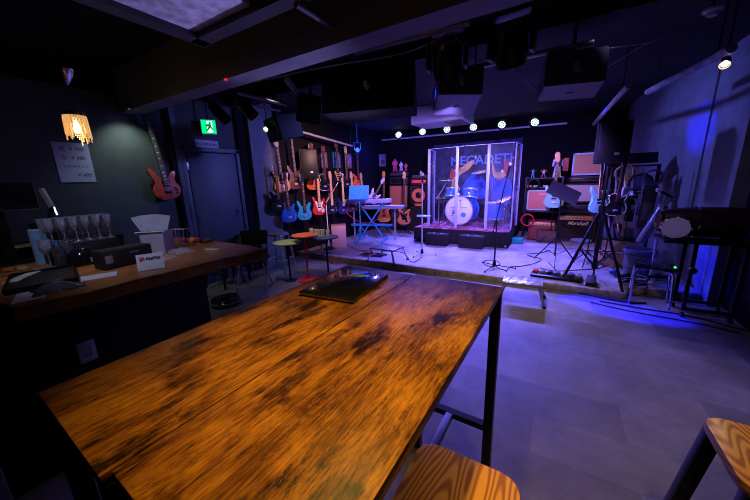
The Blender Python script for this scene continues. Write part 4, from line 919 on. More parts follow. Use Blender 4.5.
t = mic_stand('straight microphone stand with a small cup tray at the front left of the drum riser', (f.x, f.y, SH), q.z-SH)
MB().box((.03, 0, AY(424, 216, f.y).z-SH), (.24, .09, .03), .006).build('cup_tray', mat('pale_teal_tray', (.25, .45, .5), .4), t)
mic(t, (0, 0, q.z-SH), (.02, -.03, q.z-SH+.15))
f = AZ(494, 268, SH); zb = AY(497, 222, f.y).z-SH; e1 = AY(509, 172, f.y)
t = mic_stand('black boom microphone stand standing centre stage in front of the drum shield', (f.x, f.y, SH), zb, boom=((-.05, 0, zb-.20), (e1.x-f.x-.02, -.0, e1.z-SH-.06)), pm=BKM, fr=.30)
f = AZ(337, 247, SH); zb = AY(335, 203, f.y).z-SH
t = mic_stand('round based microphone stand with a long white boom by the guitar wall', (f.x-.05, f.y-.2, SH), zb, boom=((-.22, -.02, zb-.26), (.30, .05, zb+.42)), weight=True, pm=WHT)
tag(MB().tube([(f.x-.3, f.y-.22, SH+zb-.3), (f.x-.1, f.y-.23, SH+zb-.06), (f.x+.05, f.y-.2, SH+zb+.2), (f.x+.2, f.y-.16, SH+zb+.34)], .008).build('red_cable', RED), 'red cable running along the white boom arm', 'cable')
# ================================================================= DRUMS
RZ = SH+.32
rx0, rx1, ry0, ry1 = -2.66, -.70, 6.14, 8.05
t = thing('drum_riser', 'drum riser with black skirted sides and a red patterned rug on top', 'riser', ((rx0+rx1)/2, (ry0+ry1)/2, SH))
MB().box((0, 0, .155), (rx1-rx0, ry1-ry0, .31), .01).build('platform', BKF, t)
rm = bpy.data.materials.new('red_patterned_rug'); rm.use_nodes = True; nt = rm.node_tree; b = nt.nodes['Principled BSDF']
tc = nt.nodes.new('ShaderNodeTexCoord'); vo = nt.nodes.new('ShaderNodeTexVoronoi'); vo.inputs['Scale'].default_value = 14; cr = nt.nodes.new('ShaderNodeValToRGB')
nt.links.new(tc.outputs['Object'], vo.inputs['Vector']); nt.links.new(vo.outputs['Color'], cr.inputs[0]); nt.links.new(cr.outputs[0], b.inputs['Base Color'])
cr.color_ramp.elements[0].color = (.5, .02, .03, 1); cr.color_ramp.elements[1].color = (.55, .35, .4, 1); k = cr.color_ramp.elements.new(.5); k.color = (.16, .02, .06, 1); b.inputs['Roughness'].default_value = .95
MB().box((0, 0, .315), (rx1-rx0-.02, ry1-ry0-.02, .010)).build('rug', rm, t)
MB().sph((-.93, -.955, .04), .02).sph((.93, -.955, .04), .02).build('corner_bolt', SIL, t)
for px, py, nm in ((440, 243, 'left'), (472.5, 246.5, 'right')):
    p = AZ(px, py, SH)
    t = thing('stage_box', 'small black carpeted box with pale buttons on top, '+nm+' one by the drum riser', 'box', (p.x, 5.99, SH), (0, 0, -.0))
    MB().box((0, 0, .12), (.46, .24, .24), .008).build('body', BKF, t); MB().box((-.08, 0, .244), (.04, .03, .008)).box((.06, .02, .244), (.03, .03, .008)).box((.12, -.04, .244), (.03, .02, .008)).build('buttons', SIL, t)
DBL = mat('sparkle_blue_shell', (.04, .14, .6), .25, coat=.5, noise=.3, nscale=80)
HEAD = mat('drum_head', (.72, .70, .74), .5, noise=.06)
def drum(name, label, loc, rot, r, h, legs=0, front=False, lugs=8, nm='drum'):
    t = thing(nm, label, 'drum', loc, rot)
    MB().lathe([(r-.006, .012), (r, .012), (r, h-.012), (r-.006, h-.012), (r-.006, .012)], 36).build('shell', DBL, t)
    MB().lathe([(0, h-.006), (r-.004, h-.006), (r+.002, h-.004)], 36).build('batter_head', HEAD, t)
    MB().lathe([(0, .006), (r-.004, .006), (r+.002, .004)], 36).build('resonant_head', HEAD if front else mat('blue_clear_head', (.05, .25, .7), .3), t)
    for z in (.0, h-.03): MB().lathe([(r+.002, z), (r+.014, z), (r+.014, z+.03), (r+.002, z+.03), (r+.002, z)], 36).build('hoop', SIL if not front else DBL, t)
    for k in range(lugs):
        a = 2*PI*k/lugs; MB().box(((r+.01)*math.cos(a), (r+.01)*math.sin(a), h/2), (.02, .02, h*.35), .004, rot=(0, 0, a)).cyl(((r+.014)*math.cos(a), (r+.014)*math.sin(a), .01), ((r+.014)*math.cos(a), (r+.014)*math.sin(a), h-.01), .003, seg=6).build('lug', CHR, t)
    for k in range(legs):
        a = 2*PI*k/legs+.5; MB().cyl(((r+.02)*math.cos(a), (r+.02)*math.sin(a), h*.6), ((r+.03)*math.cos(a), (r+.03)*math.sin(a), -(loc[2]-RZ)+.002), .007).build('leg', CHR, t)
    return t
bc = AY(458, 213.6, 6.60); BR = .30
bdm = thing('bass_drum', 'blue bass drum with a white printed front head on the drum riser', 'drum', (bc.x, 6.62, RZ+BR+.035), (0, 0, math.radians(-6)))
Q = Matrix.Rotation(-PI/2, 4, 'X')     # lathe z -> +y
MB().lathe([(BR-.008, .02), (BR, .02), (BR, .43), (BR-.008, .43), (BR-.008, .02)], 48, Q).build('shell', DBL, bdm)
hd = MB().lathe([(0, .012), (BR-.002, .012), (BR+.004, .02)], 48, Q).build('front_head', HEAD, bdm)
MB().lathe([(0, .438), (BR-.002, .438)], 48, Q).build('batter_head', HEAD, bdm)
for z in (0, .40): MB().lathe([(BR+.002, z), (BR+.018, z), (BR+.018, z+.045), (BR+.002, z+.045), (BR+.002, z)], 48, Q).build('hoop', DBL if z else SIL, bdm)
for k in range(10):
    a = 2*PI*k/10; x, z = (BR+.012)*math.cos(a), (BR+.012)*math.sin(a); MB().box((x, .22, z), (.02, .08, .02), .004).cyl((x, .01, z), (x, .42, z), .0035, seg=6).build('lug', CHR, bdm)
for sx in (-1, 1): MB().cyl((sx*.2, .12, -.18), (sx*.33, -.02, -BR-.03), .010).build('spur', CHR, bdm)
MB().tube([(-.20+.011*k, .009, .07+.014*math.sin(k*2.0)) for k in range(15)], .005, 6).build('script_mark', mat('dull_red_print', (.45, .06, .12), .6), hd)
gm_ = MB()
for k in range(7): gm_.box((.035+.024*k, .009, .072), (.016, .003, .034 if k % 2 else .026), .002)
gm_.build('green_lettering_mark', mat('green_print', (.05, .6, .35), .6), hd)
MB().box((.03, .009, .22), (.05, .002, .010)).build('small_badge', BK, hd)
MB().cyl((.11, .010, -.09), (.11, .012, -.09), .055, seg=32).build('round_sticker', mat('blue_sticker', (.03, .25, .6), .5), hd)
MB().box((-.10, .010, .0), (.08, .002, .012)).box((-.13, .010, -.06), (.012, .002, .1)).box((-.07, .010, -.06), (.012, .002, .1)).box((-.10, .010, -.05), (.04, .002, .05)).box((-.145, .010, -.115), (.03, .002, .012)).box((-.055, .010, -.115), (.03, .002, .012)).build('black_emblem', BK, hd)
for px, py, y, lab in ((451.5, 198, 6.80, 'left of the two blue rack toms above the bass drum'), (470, 199, 6.80, 'right of the two blue rack toms above the bass drum')):
    p = AY(px, py, y)
    d = drum('tom', lab, (p.x, y, p.z), (math.radians(-20), 0, 0), .14 if px < 460 else .15, .21, nm='rack_tom')
    MB().tube([(.0, 0, -.002), (0, .02, -.06), (bc.x-p.x, .0, -.02-(p.z-(RZ+2*BR+.05)))], .012).build('mount', CHR, d)
p = AY(496, 224, 6.9)
drum('tom', 'blue floor tom at the right end of the drum riser', (-1.12, 6.95, RZ+.14), (0, 0, 0), .19, .36, legs=3, nm='floor_tom')
drum('tom', 'small snare drum behind the left side of the bass drum', (-2.12, 7.25, RZ+.52), (0, 0, 0), .17, .14, nm='snare_drum')
MB().cyl((0, 0, -.52), (0, 0, .0), .012).tube([(-.2, 0, -.51), (0, 0, -.2), (.2, 0, -.51)], .008).tube([(0, .2, -.51), (0, 0, -.2)], .008).build('snare_stand', CHR, bpy.context.scene.objects['snare_drum'])
def cymbal(label, x, y, z, r, tilt, m=BRS, mm=CHR, name='cymbal_stand', hat=False, boom=None):
    t = thing(name, label, 'cymbal', (x, y, RZ))
    h = z-RZ
    if boom:
        bx0 = Vector(boom); MB().cyl((bx0.x, bx0.y, .05), (bx0.x, bx0.y, h-.15), .011).cyl((bx0.x, bx0.y, h-.17), (0, 0, h), .008).build('pole', mm, t)
    else: bx0 = Vector((0, 0, 0)); MB().cyl((0, 0, .05), (0, 0, h+.05), .009).cyl((0, 0, .1), (0, 0, h*.6), .013).build('pole', mm, t)
    for k in range(3):
        a = 2*PI*k/3+.3; MB().bar((bx0.x, bx0.y, .35), (bx0.x+.22*math.cos(a), bx0.y+.22*math.sin(a), .012), .012, .02).build('leg', mm, t)
    for dz in ((0, .03) if hat else (0,)):
        MB().lathe([(0, .022), (.02, .02), (.032, .006), (r, -.010), (r, -.012), (.032, .003), (0, .018)], 40).build('cymbal', m, t, loc=(0, 0, h+dz), rot=(tilt[0], tilt[1], 0))
    return t
p = AY(449, 180, 7.0); cymbal('thin cymbal on a stand behind the left panel of the shield', p.x, 7.0, p.z, .21, (.05, .05))
p = AY(440, 197, 6.7); cymbal('hi hat pair on a chrome stand left of the bass drum', -2.18, 6.75, AY(438, 199, 6.75).z, .17, (0, .03), hat=True)
p = AY(481, 171, 7.3); cymbal('orange lit brass cymbal high behind the right rack tom', p.x, 7.3, p.z, .22, (.2, -.12), boom=(.25, .1, 0))
p = AY(500, 199, 6.75); cymbal('pale tilted cymbal at the right end of the drum kit', p.x+.06, 6.75, p.z, .16, (.25, -.3), boom=(.05, .2, 0))
t = thing('drum_throne', 'round drum stool behind the bass drum', 'stool', (-1.75, 7.55, RZ))
MB().lathe([(0, .46), (.16, .46), (.17, .48), (.17, .53), (.15, .55), (0, .55)], 28).build('seat', BKT, t); MB().cyl((0, 0, .1), (0, 0, .46), .015).build('pole', CHR, t)
for k in range(3): a = 2*PI*k/3; MB().bar((0, 0, .28), (.25*math.cos(a), .25*math.sin(a), .012), .014, .02).build('leg', CHR, t)
# boom mic in drum kit
t = thing('microphone_stand', 'small boom microphone stand over the hi hat inside the shield', 'microphone stand', (-2.2, 7.05, RZ))
p0 = AY(437, 198, 7.05)-Vector((-2.2, 7.05, RZ)); p1 = AY(447, 182, 7.05)-Vector((-2.2, 7.05, RZ))
MB().cyl((p0.x+.05, 0, .02), (p0.x+.05, 0, p0.z+.05), .008).lathe([(0, 0), (.1, 0), (.1, .012), (0, .02)], 20, Matrix.Translation((p0.x+.05, 0, 0))).build('pole', SIL, t); MB().cyl(p0, p1, .008).build('boom', SIL, t); MB().sph(p0, .022).build('mic_head', SIL, t)

# clear shield
t = thing('drum_shield', 'clear acrylic drum shield of tall panels with pale blue hinge strips', 'screen', (0, 0, RZ))
HT = 1.62
pts = [(-2.56, 6.95), (-2.44, 6.36), (-1.83, 6.22), (-1.22, 6.26), (-.74, 6.22), (-.72, 6.9)]
X = [AY(429, 149, 6.3).x, AY(458.5, 146, 6.3).x, AY(490, 146, 6.3).x, AY(516.5, 145, 6.3).x]
pts = [(X[0]-.10, 6.95), (X[0], 6.32), (X[1], 6.25), (X[2], 6.25), (X[3], 6.32), (X[3]+.03, 6.95)]
for a, b2 in zip(pts, pts[1:]):
    d = (Vector(b2)-Vector(a)); n = d.normalized()*.03
    A, Bp = Vector((a[0]+n.x, a[1]+n.y, .02+HT/2)), Vector((b2[0]-n.x, b2[1]-n.y, .02+HT/2))
    L_ = (Bp-A).length; c = (A+Bp)/2; an = math.atan2(d.y, d.x)
    MB().box((0, 0, 0), (L_, .006, HT), .001).build('panel', ACR2 if a == pts[3] else ACR, t, loc=c, rot=(0, 0, an))
    MB().box((0, 0, HT/2+.002), (L_, .010, .010)).build('top_edge', HNG, t, loc=c, rot=(0, 0, an))
for i, a in enumerate(pts):
    wd = .055 if 0 < i < 4 else .022
    MB().box((0, 0, .02+HT/2), (wd, .018, HT+.01), .003).build('hinge_strip', HNG, t, loc=(a[0], a[1], 0))
# banner behind the drums
t = thing('band_banner', 'dark hanging banner with blue metal band lettering and flame coloured artwork behind the drums', 'banner', (0, YB-.03, 0))
b0, b1 = AY(434, 150, YB-.03), AY(517, 218, YB-.03)
MB().box(((b0.x+b1.x)/2, 0, (b0.z+.12+.75)/2), (b1.x-b0.x, .006, b0.z+.12-.75)).build('cloth', mat('banner_cloth', (.035, .035, .09), .9, noise=.7, nscale=5), t)
q = AY(482, 160, YB-.04)
txt('lettering', 'MEGADETH', .32, mat('banner_blue', (.2, .35, .85), .7), t, (q.x+.03, -.006, q.z), (PI/2, 0, 0), .001, 0, bold=.004)
def flat(pxs, name, m, y=.008):
    P2 = smooth([AY(a, b_, YB-.04) for a, b_ in pxs], 4); MB().prism([(p_.x, p_.z) for p_ in P2], -y, -y+.003).build(name, m, t)
FL = mat('flame_orange', (.95, .42, .12), .7, noise=.5, nscale=6); FR = mat('flame_red', (.6, .05, .04), .7, noise=.4, nscale=6); FB = mat('banner_mid_blue', (.03, .12, .7), .7, noise=.4, nscale=5)
flat([(451, 190), (453, 178), (454, 170), (462, 167), (470, 161), (474, 162), (468, 170), (460, 175), (458, 184), (460, 190)], 'flame_shape', FL, .010)
flat([(450, 178), (452, 168), (455, 172), (457, 164), (460, 168), (456, 176)], 'red_flame_shape', FR, .012)
flat([(492, 158), (496, 172), (505, 168), (508, 162), (508, 172), (500, 180), (493, 175)], 'flame_shape', FL, .010)
flat([(504, 164), (509, 158), (510, 170), (506, 176)], 'red_flame_shape', FR, .012)
flat([(462, 190), (468, 178), (476, 174), (486, 182), (488, 196), (470, 200)], 'blue_shape', FB, .010)
flat([(490, 178), (500, 180), (508, 178), (512, 190), (506, 206), (494, 204)], 'blue_shape', FB, .014)

# ==================================================== STEPS, PEDALS, FLOOR BITS
def step_stool(label, pts4, h, base, legm, topm, foot_out=.05, name='folding_step'):
    c = sum(pts4, Vector())/4; an = math.atan2((pts4[1]-pts4[0]).y, (pts4[1]-pts4[0]).x)
    L_, W_ = (pts4[1]-pts4[0]).length, (pts4[2]-pts4[1]).length
    t = thing(name, label, 'step stool', (c.x, c.y, base), (0, 0, an))
    MB().box((0, 0, h-.012), (L_, W_, .024), .004).build('top', topm, t)
    r_ = MB()
    for k in range(7): r_.box((0, -W_/2+W_*(k+.5)/7, h+.001), (L_-.04, .006, .004))
    r_.build('ribs', GRM, t)
    for sx in (-1, 1):
        for sy in (-1, 1): l = MB().bar((sx*(L_/2-.04), sy*(W_/2-.02), h-.02), (sx*(L_/2+foot_out-.02), sy*(W_/2+.02), .02), .025, .018).build('leg', legm, t); MB().box((sx*(L_/2+foot_out-.02), sy*(W_/2+.02), .015), (.035, .03, .028), .004).build('rubber_foot', BKR, l)
    return t
def Z4(q, z): return [AZ(a, b_, z) for a, b_ in q]
step_stool('folding step stool with a blue lit flat top on the stage behind the table', Z4(((371, 247.5), (395, 250.5), (404, 245.5), (379, 244)), SH+.25), .25, SH, SIL, mat('dark_step_top', (.12, .13, .17), .35))
step_stool('low ribbed aluminium step bench in front of the stage edge', Z4(((500, 282), (541, 287), (543, 279), (509, 272.5)), .25), .25, 0, SIL, SIL)
# pedalboard
p = AZ(532, 277, SH)
t = thing('pedalboard', 'black pedalboard with a row of small effect pedals at the stage edge', 'pedalboard', (.10, 4.60, SH), (0, 0, math.radians(-4)))
MB().box((0, 0, .02), (.60, .26, .035), .006).build('board', BKM, t)
rr = random.Random(5)
cols = [(.5, .03, .02), (.2, .2, .22), (.02, .02, .02), (.05, .08, .4), (.4, .4, .5), (.03, .03, .2), (.3, .3, .35)]
for i, cc in enumerate(cols):
    p_ = MB().box((-.255+.085*i, .03, .055), (.065, .115, .035), .006).build('pedal', mat('pedal_colour_'+str(i), cc, .35), t)
    MB().cyl((-.255+.085*i, -.005, .07), (-.255+.085*i, -.005, .085), .009).cyl((-.27+.085*i, .06, .07), (-.27+.085*i, .06, .082), .006).cyl((-.24+.085*i, .06, .07), (-.24+.085*i, .06, .082), .006).build('switch', SIL, p_)
t = thing('wah_pedal', 'black rocker pedal right of the pedalboard', 'pedal', (.48, 4.48, SH), (0, 0, -.1))
MB().box((0, 0, .02), (.11, .25, .04), .006).build('base', BKM, t); MB().box((0, 0, .062), (.10, .24, .016), .004, rot=(.15, 0, 0)).build('treadle', BKR, t)
# cloth and red cable pile on stage left
p = AZ(356, 257, SH)
crumple('cloth_pile', (-2.86, 4.68, SH), .5, .26, .06, BKF, 12, 'black cloth heap lying at the stage edge left of the step stool', 'cloth')
def cable(label, pts, r=.006, m=BKR, name='floor_cable', n=6):
    return tag(MB().tube(smooth([Vector(p_) for p_ in pts], n, closed=False), r, 6).build(name, m), label, 'cable')
def cz(pxs, z=SH+.007): return [AZ(a, b_, z) for a, b_ in pxs]
REDC = mat('red_cable_rubber', (.6, .02, .08), .4)
cable('red cable lying over the black cloth heap at the stage edge', cz(((346, 256), (354, 252), (362, 251), (370, 253), (376, 253), (368, 256), (358, 256), (350, 259)), SH+.07), .010, REDC)
cable('thin black cable looping on the stage near the centre boom stand', cz(((494, 267), (486, 265), (483, 262), (488, 260), (497, 261), (500, 264), (496, 267), (507, 271))))
cable('thin black cable running from the pedalboard to the black music stand', cz(((506, 272), (510, 267), (522, 266), (535, 263), (541, 259), (530, 256), (528, 254), (540, 253), (550, 250))))
cable('thin cable crossing the stage floor under the speaker stand', cz(((548, 262), (556, 270), (564, 276), (580, 284), (600, 288))))
cable('black cable curving behind the black music stand', cz(((540, 268), (555, 271), (575, 270), (600, 268), (615, 262))))
cable('cable along the stage between the step stool and microphone stand', cz(((345, 243), (360, 250), (400, 252), (412, 262), (422, 257))))
cable('black cable crossing the floor from the stool to the right edge', cz(((600, 301), (640, 308), (690, 316), (748, 331)), .007), .007)
cable('second black cable on the floor at the right, nearer the camera than the other', cz(((590, 302), (630, 311), (690, 322), (740, 333)), .007), .006)
cable('thick black cable bundle lying along the right end of the stage edge', cz(((545, 288), (575, 292), (605, 298), (628, 302), (646, 303)), .012), .012)
cable('red cable hanging in an arc under the keyboards', [AY(344, 209, 5.5), AY(350, 216, 5.5), AY(360, 222, 5.5), AY(372, 222, 5.5), AY(382, 215, 5.5), AY(390, 206, 5.5)], .007, REDC)
cable('red cable on the curb end left of the table', cz(((322, 257), (328, 259), (334, 261), (341, 262), (336, 264), (326, 262)), .10), .008, REDC)
cable('black cable tangle on the stage left behind the coloured stands', cz(((300, 247), (310, 252), (322, 248), (315, 244), (306, 248), (318, 255), (330, 252))), .008)
rr = random.Random(2)
for i, (x, y, s_) in enumerate(((1.0, 4.95, .25), (.92, 4.66, .2), (1.2, 5.1, .2))):
    pts = [(x+s_*math.cos(k*1.9)*rr.uniform(.3, 1), y+s_*math.sin(k*1.9)*rr.uniform(.3, 1)*.6, SH+.01+.012*(k % 4)) for k in range(16)]
    cable(['tangle of black cables beside the bucket drum', 'tangle of black cables behind the black topped stool', 'tangle of black cables at the foot of the right wall'][i], pts, .007, n=5)
cable('pale blue cable in the tangle behind the black topped stool', [(.85, 4.75, SH+.06), (1.0, 4.62+.1, SH+.08), (1.1, 4.8, SH+.07), (.95, 4.9, SH+.08)], .006, LAMB)

# ================================================================= RIGHT SIDE
# black topped stool with chrome legs
t = thing('black_stool', 'chrome legged stool with a thin black seat in front of the stage at the right', 'stool', (1.0, 4.28, 0), (0, 0, math.radians(-8)))
MB().box((0, 0, .44), (.34, .30, .026), .008).build('seat', BKG, t)
for sx in (-1, 1):
    for sy in (-1, 1): MB().tube([(sx*.08, sy*.12, .42), (sx*.135, sy*.125, .41), (sx*.15, sy*.13, .37), (sx*.165, sy*.14, .0)], .012, 10).build('leg', CHR, t)
p = AZ(671, 262, .46)
tag(MB().box((0, 0, .004), (.012, .03, .008)).build('indicator_light', LED_G, loc=(1.15, 4.21, .4535)), 'tiny green light on the right corner of the black stool', 'light')
tag(MB().lathe([(0, 0), (.03, 0), (.035, .03), (.02, .06), (.025, .08), (0, .085)], 16).build('small_pedestal', SIL, loc=(1.12, 4.75, SH)), 'small silver knob shaped base on the floor behind the black stool', 'base')
# shelf with cables
t = thing('storage_shelf', 'black steel shelf crowded with cables and gear beside the right wall', 'shelf', (.97, 5.95, SH), (0, 0, math.radians(-8)))
for sx in (-.27, .27):
    for sy in (-.15, .15): MB().box((sx, sy, .73), (.022, .022, 1.46)).build('post', BKM, t)
for z in (.35, .75, 1.1, 1.45): MB().box((0, 0, z), (.56, .33, .02)).build('shelf_board', BKM, t)
tag(MB().box((0, 0, 0), (.44, .02, .16), .003, rot=(-.5, 0, 0)).box((-.0, -.05, -.07), (.44, .05, .008)).build('folded_music_stand', BKM, loc=(.98, 5.88, SH+1.56), rot=(0, 0, -.1)), 'black folded music stand desk lying on top of the cable shelf', 'music stand')
YEL = mat('yellow_cable', (.6, .38, .1), .5)
coil('yellow coiled cable hanging at the left of the cable shelf', (.82, 5.68, SH+1.36), (0, 0, .1), .10, .011, YEL)
coil('black coiled cable hanging in the middle of the cable shelf', (1.02, 5.68, SH+1.20), (0, 0, 0), .13, .009, BKR)
coil('blue grey coiled cable hanging at the right of the cable shelf', (1.14, 5.66, SH+1.28), (0, 0, .1), .10, .008, mat('blue_grey_cable', (.04, .045, .1), .5))
coil('dark coiled cable hanging on the lower shelf', (.92, 5.66, SH+.92), (0, 0, .2), .09, .010, DGR)
for i, (x, z, w_, h_, cc, nm) in enumerate(((-.15, .36, .2, .22, (.05, .05, .09), 'navy box on the lowest board of the cable shelf'), (.12, .36, .22, .16, (.03, .03, .035), 'black case on the lowest board of the cable shelf'), (-.1, .76, .24, .2, (.04, .04, .06), 'dark case on the second board of the cable shelf'), (.14, .76, .16, .14, (.15, .15, .22), 'grey box on the second board of the cable shelf'), (.1, 1.11, .2, .2, (.07, .07, .14), 'bluish box on the third board of the cable shelf'))):
    tag(MB().box((0, 0, h_/2), (w_, .2, h_), .006).build('equipment_case', mat('case_paint_'+str(i), cc, .5), loc=(.97+x*.99, 5.95-x*.14, SH+z+.001)), nm, 'case')
p = AY(624, 188, 5.6)
crumple('plastic_bag', (p.x+.02, p.y-.02, p.z-.1), .2, .12, .14, mat('pale_blue_bag', (.35, .38, .55), .4), 21, 'pale blue plastic bag hanging at the left of the cable shelf', 'bag')
for x_, z_, w_, h_, nm in ((1.13, .86, .15, .62, 'tall black soft case hanging on the right front of the cable shelf'), (.95, .95, .11, .42, 'narrow black soft case hanging in the middle of the cable shelf')):
    t = thing('gig_bag', nm, 'bag', (x_, 5.70, SH+z_-.3), (0, .04, -.1))
    MB().box((0, 0, h_/2), (w_, .08, h_), .03).build('bag_body', BKF, t); MB().tube([(-.03, 0, h_-.01), (-.025, 0, h_+.06), (.025, 0, h_+.06), (.03, 0, h_-.01)], .007).build('carry_strap', BKR, t); MB().box((0, -.041, h_*.4), (w_*.7, .01, h_*.4), .004).build('pocket', BKT, t)
for k in range(4):
    x = .72+.10*k; cable(['strap hanging nearest the white edged guitar', 'strap hanging second from the white edged guitar', 'cable hanging down the middle of the shelf front', 'cable hanging down the right of the shelf front'][k], [(x, 5.62, SH+1.4), (x+.02, 5.60, SH+1.1), (x-.02, 5.60, SH+.8), (x+.03, 5.6, SH+.5)], .008 if k else .012, [mat('mauve_strap', (.2, .12, .18), .7), YEL, BKR, mat('blue_strap', (.04, .05, .12), .6)][k])
tag(MB().box((0, 0, .1), (.5, .2, .2), .004).build('wooden_box', mat('pinkish_board', (.45, .26, .2), .6), loc=(.86, 6.45-.8, SH)), 'pinkish brown wooden box on the stage floor under the cable shelf front', 'box')
# silver tube
a, b2 = AY(642, 236, 5.15), AY(652, 208, 5.15)
t = thing('silver_tube', 'silver grey tube leaning upright out of the bucket drum', 'tube', (a.x, 5.2, a.z-.10), (math.radians(-6), math.radians(20), 0))
MB().cyl((0, 0, 0), (0, 0, .52), .052, seg=28).build('tube', mat('brushed_silver', (.2, .2, .28), .35, .6), t); MB().lathe([(.053, .49), (.057, .49), (.057, .525), (0, .526)], 28).build('end_cap', DGR, t)
# bucket drum / dark blue bin
t = thing('bucket_drum', 'dark blue grey round bin on the stage behind the black stool', 'bin', (1.03, 5.12, SH))
MB().lathe([(0, 0), (.135, 0), (.165, .33), (.172, .335), (.172, .37), (.16, .372), (.152, .33), (.13, .01), (0, .01)], 36).build('body', mat('blue_grey_bin', (.1, .11, .2), .4), t)
MB().tube([(.165, -.02, .33), (.12, -.16, .16), (-.12, -.16, .16), (-.165, -.02, .33)], .004).build('handle', SIL, t)
MB().lathe([(.175, .30), (.178, .30), (.178, .315), (.175, .315)], 36).build('band', DGR, t)
tag(MB().sph((0, 0, .05), .05, 14, (1.3, 1, .8)).build('blue_glove', mat('royal_blue_cloth', (.02, .05, .5), .6), loc=(.78, 5.0, SH)), 'royal blue crumpled cloth on the stage beside the speaker stand', 'cloth')
t = thing('low_stool', 'low round stool with a blue lit seat behind the speaker stand', 'stool', (.42, 5.85, SH))
MB().lathe([(0, .27), (.15, .27), (.155, .29), (.15, .31), (0, .31)], 28).build('seat', DGR, t); MB().cyl((0, 0, .05), (0, 0, .27), .014).build('pole', CHR, t)
for k in range(3): a_ = 2*PI*k/3+.3; MB().bar((0, 0, .2), (.2*math.cos(a_), .2*math.sin(a_), .01), .012, .018).build('leg', CHR, t)
# microphone on right stand
f = Vector((1.17, 4.78, SH)); h0 = AY(665, 196, 4.78).z-SH
t = mic_stand('silver microphone stand beside the right wall holding a pale headed microphone', (AY(665, 196, 4.78).x, 4.78, SH), h0, fr=.2)
mic(t, (.07, 0, h0-.02), (-.07, -.02, h0+.07)); MB().tube([(.02, 0, h0-.01), (.12, .02, h0-.01), (.1, .02, h0-.1), (.05, 0, h0-.3)], .005).build('microphone_cable', BKR, t)
# conga lying on a black table + tambourine
tb = thing('equipment_cart', 'black topped rolling cart with dark poles beside the right wall', 'cart', (1.28, 4.14, 0))
TZ = .79
MB().box((0, 0, TZ-.015), (.64, .40, .03), .004).build('top', BKM, tb)
for sx in (-.07, .27):
    for sy in (-.14, .14): MB().box((sx, sy, (TZ+.05)/2), (.03, .03, TZ-.09), .003).build('post', BKM, tb); MB().cyl((sx-.012, sy, .026), (sx+.012, sy, .026), .025).build('caster', BKR, tb)
MB().box((.10, -.14, .09), (.34, .03, .03)).box((.10, .14, .09), (.34, .03, .03)).box((.27, 0, .09), (.03, .3, .03)).build('lower_rail', BKM, tb)
MB().cyl((-.07, -.158, .5), (-.07, -.20, .5), .03).build('clamp', BKM, tb)
cg = thing('conga_drum', 'dark maroon conga drum with chrome rims lying on the black cart', 'drum', (.95, 4.20, TZ+.002))
DM = mat('dark_maroon_shell', (.025, .008, .01), .35)
Qx = Matrix.Translation((0, 0, .155)) @ Matrix.Rotation(PI/2, 4, 'Y')
MB().lathe([(0, 0), (.105, 0), (.13, .12), (.148, .27), (.150, .40), (.142, .60), (0, .60)], 40, Qx).build('shell', DM, cg)
MB().lathe([(.107, -.006), (.114, -.006), (.114, .02), (.108, .02), (.107, -.006)], 40, Qx).build('rim', CHR, cg)
MB().lathe([(.149, .262), (.153, .262), (.154, .275), (.149, .275), (.149, .262)], 40, Qx).build('band', CHR, cg)
MB().box((.1, 0, .015), (.03, .2, .028)).box((.5, 0, .006), (.03, .2, .012)).build('cradle', BKR, cg)
tm = thing('tambourine', 'tambourine with a pale skin leaning against the dark conga', 'tambourine', (1.035, 3.985, TZ+.010), (math.radians(66), 0, math.radians(-16))); tm.scale = (.84,)*3
MB().lathe([(.118, -.02), (.125, -.02), (.125, .02), (.118, .02), (.118, -.02)], 40, Matrix.Translation((0, .125, .0))).build('hoop', mat('pink_wood_hoop', (.5, .25, .25), .4), tm)
MB().lathe([(0, .021), (.124, .021)], 40, Matrix.Translation((0, .125, 0))).build('skin', mat('pale_skin', (.6, .55, .6), .5, noise=.05), tm)
for k in range(8): a_ = 2*PI*k/8; MB().cyl((.129*math.cos(a_), .125+.129*math.sin(a_), -.006), (.129*math.cos(a_), .125+.129*math.sin(a_), .004), .014, seg=12).build('jingle', BRS, tm)

# ================================================================= CEILING GEAR
def ceil_speaker(label, near2, far2, z, h, face, m=BKT):
    a, b2, c_, d_ = AZ(*near2[0], z), AZ(*near2[1], z), AZ(*far2[1], z), AZ(*far2[0], z)
    cx = (a+b2+c_+d_)/4; t = thing('ceiling_speaker', label, 'loudspeaker', (cx.x, cx.y, z))
    P = [(p_-cx) for p_ in (a, b2, c_, d_)]
    s = MB(); lo = [s.bm.verts.new((p_.x, p_.y, 0)) for p_ in P]; hi = [s.bm.verts.new((p_.x*1.0, p_.y*.9, h)) for p_ in P]
    s.bm.faces.new(lo); s.bm.faces.new(hi[::-1])
    for i in range(4): s.bm.faces.new((lo[i], lo[(i+1) % 4], hi[(i+1) % 4], hi[i]))
    bmesh.ops.bevel(s.bm, geom=s.bm.edges[:], offset=.008, segments=2, affect='EDGES'); s.build('cabinet', m, t)
    e = (P[1]-P[0]); an = math.atan2(e.y, e.x); mid = (P[0]+P[1])/2
    MB().box((0, 0, 0), (.03, .012, .05), .002).box((.015, 0, -.03), (.03, .012, .03), .002).build('input_panel', SIL, t, loc=(mid.x*1.0, mid.y*.97-.012, h*.5), rot=(0, 0, an))
    MB().box((0, 0, -.004), (.05, .02, .008), .002).build('bottom_clip', BKM, t, loc=(0, 0, 0))
    MB().box((0, 0, h+.02), (.06, .3, .02)).cyl((0, 0, h), (0, 0, ZC-z), .015).build('ceiling_bracket', BKM, t)
    return t
PLB = mat('speaker_paint', (.075, .075, .09), .5)
ceil_speaker('black loudspeaker hung from the ceiling in the centre with a lavender lit underside', ((438.4, 94.4), (482.4, 94.4)), ((432.8, 115), (473.6, 114.4)), 2.12, .22, None, PLB)
